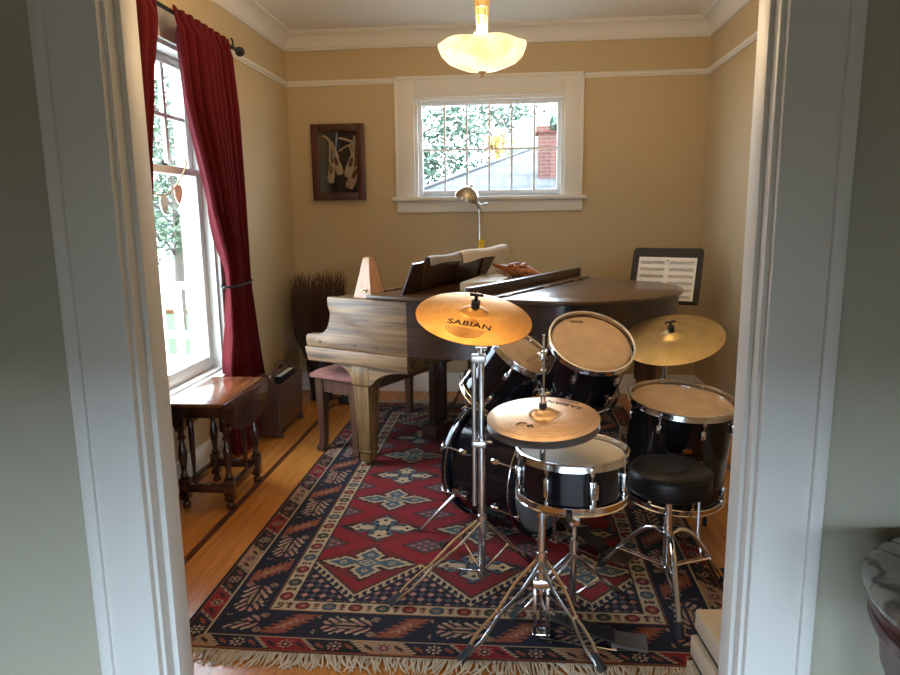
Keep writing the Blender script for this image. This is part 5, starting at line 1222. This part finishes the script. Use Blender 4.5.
b = B(); slab(b, (-1.40, 7.48, 1.565), (-1.33, 7.48, 1.565), (.22, 10.52, 2.335), (.15, 10.52, 2.335), .13); b.tube([(-1.36, 7.46, 1.52), (5.0, 7.46, 1.52)], .04, 8); finish('rake_board', b, plain('dark_fascia', (.012, .012, .014), .7), nh)
b = B(); b.box((-1.2, 7.7, -.7), (5.0, 10.4, 1.40)); finish('wall', b, 'siding', nh)
b = B(); b.box((.262, 8.45, 1.5), (.60, 8.8, 2.40)); b.box((.235, 8.42, 2.33), (.625, 8.83, 2.40)); ch_ = finish('chimney', b, 'brick', nh)
r = random.Random(9); b = B(); vs, fs = [], []
for k in range(160):
    p = V((.42 + r.uniform(-.02, .17), 8.42 + r.uniform(-.03, .1), 2.36 + abs(r.gauss(0, .06)))); e1 = V((r.gauss(0, 1), r.gauss(0, 1), r.gauss(0, 1))).normalized(); e2 = e1.orthogonal().normalized(); n = len(vs); vs += [p-e1*.035, p+e2*.018, p+e1*.035, p-e2*.018]; fs.append((n, n+1, n+2, n+3))
b._add(vs, fs); o = finish('ivy', b, 'leaf', ch_, weld=False, recalc=False); o['kind'] = 'stuff'
fh = thing('distant_house', 'pale green roof of a farther house behind the chimney', 'house', (1.6, 15, -.7))
b = B(); slab(b, (-.35, 13.6, 2.62), (5, 13.6, 2.62), (5, 15.6, 3.5), (.15, 15.6, 3.45), .1); finish('roof', b, plain('pale_green_shingles', (.085, .11, .105), .9, var=.2), fh)
b = B(); b.box((-.2, 13.8, -.7), (5, 15.5, 2.55)); finish('wall', b, 'siding', fh)
vs, fs = [], []
for k in range(260):
    p = V((-.29 + r.gauss(0, .09), 11.0 + r.gauss(0, .09), 2.46 + r.gauss(0, .07))); e1 = V((r.gauss(0, 1), r.gauss(0, 1), r.gauss(0, 1))).normalized(); e2 = e1.orthogonal().normalized(); n = len(vs); vs += [p-e1*.04, p+e2*.02, p+e1*.04, p-e2*.02]; fs.append((n, n+1, n+2, n+3))
b = B(); b._add(vs, fs); b.tube([(-.29, 11.0, -.7), (-.29, 11.0, 2.45)], .02, 6)
fb = tag(finish('flowering_bush', b, plain('orange_blossom', (.28, .17, .03), .9), loc=(-.29, 11.0, -.7), recalc=False), 'small orange bush top behind the neighbouring roof', 'bush')

b = B(); b.box((-5, -6, -.14), (5, -1.52, -.10)); struct('added_deck', b, plain('dark_added_deck', (.07, .06, .05), .6))  # unseen dark slab added to reduce ground light entering the hall
# ------------------------------------------------------------------ light
wd = bpy.data.worlds.new('overcast_sky'); sc.world = wd; wd.use_nodes = True; nt = wd.node_tree; bg = nt.nodes['Background']
tc = nt.nodes.new('ShaderNodeTexCoord'); sx = nt.nodes.new('ShaderNodeSeparateXYZ'); mr_ = nt.nodes.new('ShaderNodeValToRGB')
nt.links.new(tc.outputs['Generated'], sx.inputs[0]); nt.links.new(sx.outputs['Z'], mr_.inputs['Fac']); nt.links.new(mr_.outputs['Color'], bg.inputs['Color'])
mr_.color_ramp.elements[0].color = (.68, .83, 1.0, 1); mr_.color_ramp.elements[1].color = (.74, .87, 1.0, 1)
bg.inputs['Strength'].default_value = SKY = 11.0
def portal(name, loc_, rot, sx_, sy_):
    l = bpy.data.lights.new(name, 'AREA'); l.shape = 'RECTANGLE'; l.size = sx_; l.size_y = sy_; l.cycles.is_portal = True
    o = bpy.data.objects.new(name, l); COL.objects.link(o); o.location = loc_; o.rotation_euler = rot
portal('portal_left_window', (XL-.21, 3.44, 1.385), (0, -PI/2, 0), 1.8, 1.0)
portal('portal_back_window', (-.2, YB+.21, 1.9), (-PI/2, 0, 0), 1.13, .75)
portal('portal_added_window', (-.1, HY0-.21, .51), (PI/2, 0, 0), 3.0, .9)
l = bpy.data.lights.new('lamp_bulb', 'POINT'); l.energy = 48; l.color = (1, .72, .42); l.shadow_soft_size = .05
o = bpy.data.objects.new('lamp_bulb', l); COL.objects.link(o); o.location = (-.14, 2.955, 2.125)
sc.view_settings.view_transform = 'Standard'; sc.view_settings.look = 'None'; sc.view_settings.gamma = 1.0; sc.view_settings.use_curve_mapping = False
sc.view_settings.exposure = 0.85
sc.cycles.use_denoising = True; sc.cycles.max_bounces = 10; sc.cycles.diffuse_bounces = 6; sc.cycles.transparent_max_bounces = 16; sc.cycles.sample_clamp_indirect = 6.0; sc.cycles.caustics_reflective = False

# labels for the setting
SET = {'floor': ('honey oak strip floor with a dark inlay line', 'floor'), 'ceiling': ('pale plaster ceiling of the room', 'ceiling'), 'wall_left': ('tan painted left wall with the tall window', 'wall'), 'wall_back': ('tan painted back wall with the small window', 'wall'), 'wall_right': ('tan painted right wall of the room', 'wall'), 'wall_front': ('tan painted doorway wall, room side', 'wall'), 'wall_hall': ('grey-green hall wall around the doorway', 'wall'), 'wall_hall_left': ('grey-green left wall of the hall', 'wall'), 'wall_hall_right': ('grey-green right wall of the hall', 'wall'), 'wall_hall_rear': ('grey-green rear wall of the hall with added window', 'wall'),
 'trim_doorway_jamb': ('white stepped doorway jamb lining', 'trim'), 'trim_doorway_casing': ('wide white doorway casing, hall side', 'trim'), 'trim_doorway_casing_inside': ('white doorway casing, room side', 'trim'), 'trim_crown_moulding': ('white coved crown moulding around the ceiling', 'trim'), 'trim_picture_rail_left': ('white picture rail on left wall', 'trim'), 'trim_picture_rail_back': ('white picture rail on back wall', 'trim'), 'trim_picture_rail_right': ('white picture rail on right wall', 'trim'), 'baseboard_left': ('white baseboard along left wall', 'baseboard'), 'baseboard_back': ('white baseboard along back wall', 'baseboard'), 'baseboard_right': ('white baseboard along right wall', 'baseboard'), 'baseboard_hall_left': ('white hall baseboard left of doorway', 'baseboard'), 'baseboard_hall_right': ('white hall baseboard right of doorway', 'baseboard'),
 'window_1': ('small white twelve-pane window in back wall', 'window'), 'window_2': ('tall white double-hung window in left wall', 'window'), 'window_added': ('unseen window added in the hall to light the doorway', 'window'), 'ground': ('pale ground outside the house', 'ground'), 'added_deck': ('unseen dark slab added to cut light reflected into the hall', 'added_deck'), 'floor_hall': ('unseen hall floor, darkened to cut bounced light', 'floor'), 'lawn': ('bright green lawn beyond the porch', 'lawn'), 'flower_bed': ('orange mulch bed beyond the lawn', 'flower bed'), 'porch_floor': ('pale porch floor outside left window', 'porch floor')}
for k, (lab, cat) in SET.items():
    o = bpy.data.objects[k]; o['label'] = lab; o['category'] = cat; o['kind'] = 'structure'
